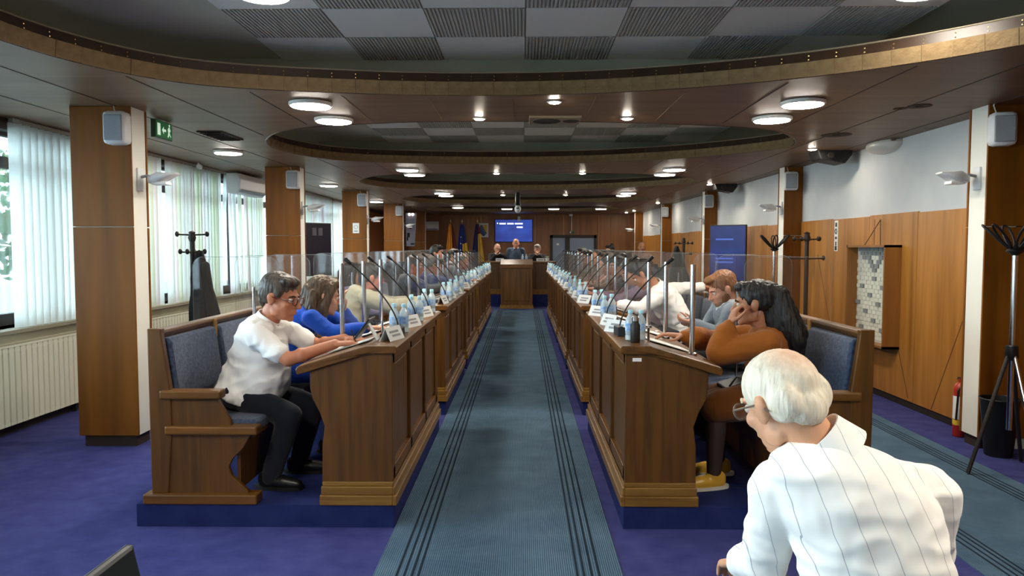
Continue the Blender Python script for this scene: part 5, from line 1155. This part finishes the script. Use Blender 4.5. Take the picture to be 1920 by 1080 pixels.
seat_person('man in a dark suit at the farthest left desk, nearest seat', -1.66, 15.32, 0.0, (0.8, -0.4, 0), head=(-1.40, 15.32, 1.42), skinc='#b88468', hair=('short', '#1c1917', '#332e2a'), top='#2c2c30', suit=('#d0d0cc', '#5a2226'))
seat_person('man in a pale grey jacket at the farthest left desk, last seat', -1.60, 16.75, 0.0, (0.7, -0.6, 0), skinc='#b88468', hair=('crop', '#6c6660', '#8c867e'), top='#8c8c8a', suit=('#d8d8d4',))
# ---- right rows
GJ = {'wrL': V(1.36, 5.86, 0.985), 'elL': V(1.55, 5.80, 0.90), 'wrR': V(1.37, 6.0, 0.98), 'elR': V(1.52, 6.2, 0.90)}
seat_person('ginger man with a beard and grey jacket looking down at his phone', 1.72, 6.0, PI, (-0.86, -0.12, -0.42), head=(1.60, 6.0, 1.262), lean=0.1, skinc='#c98f74', hair=('short', '#5a3416', '#8a5628'), top='#6f7a86', suit=('#cfd3d6',), bottom='#2a2c32', beard=('#5c3418', '#84522a'), vox=0.009, mod=GJ, handdir={'L': (-0.9, 0.2, 0.25), 'R': (-0.9, -0.3, 0.2)}, curl=0.6, handn={'L': (0.3, 0.5, 0.8), 'R': (0.3, -0.5, 0.8)})
t = thing('mobile_phone', 'thin silver phone in the hand of the ginger man', 'phone', (1.265, 5.92, 1.015)); MB().obox((0, 0, 0), (0.065, 0, 0.035), (0, 0.036, 0), (-0.002, 0, 0.0037)).build('phone_case', mat('phone_silver', '#9aa0a8', 0.3, 0.5), t, bevel=0.003); MB().obox((0.0018, 0, 0.0042), (0.06, 0, 0.0323), (0, 0.033, 0), (-0.0002, 0, 0.0004)).build('phone_screen', mat('phone_screen', '#20242c', 0.2), t)
WJ = {'neck': V(1.30, 7.36, 1.215), 'head': V(1.185, 7.32, 1.33), 'chest': V(1.45, 7.38, 1.01), 'shL': V(1.33, 7.16, 1.15), 'shR': V(1.40, 7.56, 1.16), 'elL': V(1.14, 7.12, 1.0), 'wrL': V(0.93, 7.2, 1.03), 'elR': V(1.63, 7.72, 1.17), 'wrR': V(1.86, 7.74, 1.19)}
seat_person('man in a white shirt hunched over the second right desk, arm on bench', 1.60, 7.4, PI, (-0.72, 0.35, -0.6), mod=WJ, skinc='#a86e4c', hair=('short', '#121110', '#2a2624'), topmat=WS, bottom='#2a2c34', vox=0.009, k=1.12, folds=0.008, handdir={'R': (0.9, 0.1, -0.1)})
seat_person('person in a mauve shirt resting on folded arms at the second right desk', 1.50, 8.14, PI, (-0.85, 0.2, -0.4), head=(1.20, 8.14, 1.33), lean=0.3, skinc='#b07a5c', hair=('short', '#1e1a18', '#38322e'), top='#77667a', bottom='#2c2a30')
seat_person('woman in a tan blouse at the second right desk, last seat', 1.55, 8.88, PI, (-0.9, -0.1, -0.2), head=(1.30, 8.88, 1.32), skinc='#b88264', hair=('long', '#33261c', '#54402e'), top='#a07c4e', bottom='#3a332c', collar=False)
seat_person('woman with a black top and pale scarf at the third right desk', 1.55, 10.1, PI, (-0.85, -0.3, -0.1), head=(1.28, 10.1, 1.34), skinc='#b9856a', hair=('bun', '#161312', '#2c2624'), top='#2e2a2c', bottom='#222226')
seat_person('man in a brown jacket at the third right desk, middle seat', 1.56, 10.85, PI, (-0.9, 0.0, -0.2), skinc='#b07458', hair=('short', '#2a241f', '#483e36'), top='#5c4638', suit=('#cabfb0',))
seat_person('woman in a pink top at the third right desk, last seat', 1.55, 11.57, PI, (-0.9, -0.2, 0), head=(1.30, 11.57, 1.38), skinc='#c08c74', hair=('wavy', '#241c18', '#40342c'), top='#a47c78', collar=False)
seat_person('man in a taupe jacket at the fourth right desk', 1.54, 12.78, PI, (-0.9, -0.3, 0), head=(1.26, 12.78, 1.40), skinc='#a87860', hair=('crop', '#3a322c', '#564c44'), top='#6a5a4c', suit=('#c8c0b4',))
seat_person('man in an olive shirt at the fourth right desk, last seat', 1.54, 14.2, PI, (-0.8, -0.5, 0), head=(1.22, 14.2, 1.40), skinc='#a87860', hair=('short', '#1e1a17', '#36302a'), top='#5c5640')
seat_person('man in a dark brown jacket at the farthest right desk', 1.54, 15.32, PI, (-0.7, -0.7, 0), head=(1.22, 15.32, 1.44), skinc='#a87860', hair=('short', '#151210', '#2c2622'), top='#443a32', suit=('#b8b0a4',))
person('black-haired woman in a cream top standing behind the right rows', standing(2.10, 18.0, -2.2, 0, 1.64), (-0.7, -0.7, -0.05), '#c09a80', ('bun', '#0e0c0c', '#1f1b1a'), top='#cbb89a', bottom='#4a4038', k=0.95, kh=1.12, vox=0.014, collar=False)
SM_ = noisy('pink_stripe', '#b39288', '#9c7a72', (60, 60, 1), 1, 0.85, lo=0.45, hi=0.55)
person('bald man in a pink striped shirt standing by the fourth pillar', standing(2.97, 18.7, -PI / 2, 0, 1.72), (-0.15, -1, -0.05), '#b57f62', ('crop', '#6a4a38', '#7c5a46'), topmat=SM_, bottom='#3a3a40', k=1.0, kh=1.12, vox=0.014)
# ---- dais
DZ = 0.22
seat_person('man in a dark suit on the dais, hand to his face, left of the speaker', -0.71, 21.2, -PI / 2, (0.1, -1, -0.1), seat=DZ + 0.56, floor=DZ, arms='face', head=(-0.71, 20.95, 1.555), skinc='#c08a70', hair=('crop', '#6a6058', '#8a8078'), top='#1c1b1d', suit=('#dcdcdc', '#2a2a34'), glasses='#2a2422')
person('man in a grey-blue suit and tie standing to speak behind the dais desk', standing(-0.19, 20.98, -PI / 2, DZ, 1.60), (0.05, -1, -0.12), '#c48c70', ('crop', '#4a4038', '#6a5e54'), top='#3f4c60', suit=('#e2e2e2', '#3c4458'), bottom='#333c4a', k=1.06, kh=1.18, vox=0.013, belly=0.06)
seat_person('man in a dark suit on the dais, both hands at his mouth', 0.41, 21.2, -PI / 2, (-0.1, -1, -0.1), seat=DZ + 0.56, floor=DZ, arms='face2', head=(0.41, 20.95, 1.53), skinc='#c08a70', hair=('short', '#6c665e', '#98928a'), top='#201f22', suit=('#d8d8d8', '#3a2228'))
bpy.data.scenes.remove(TMP)
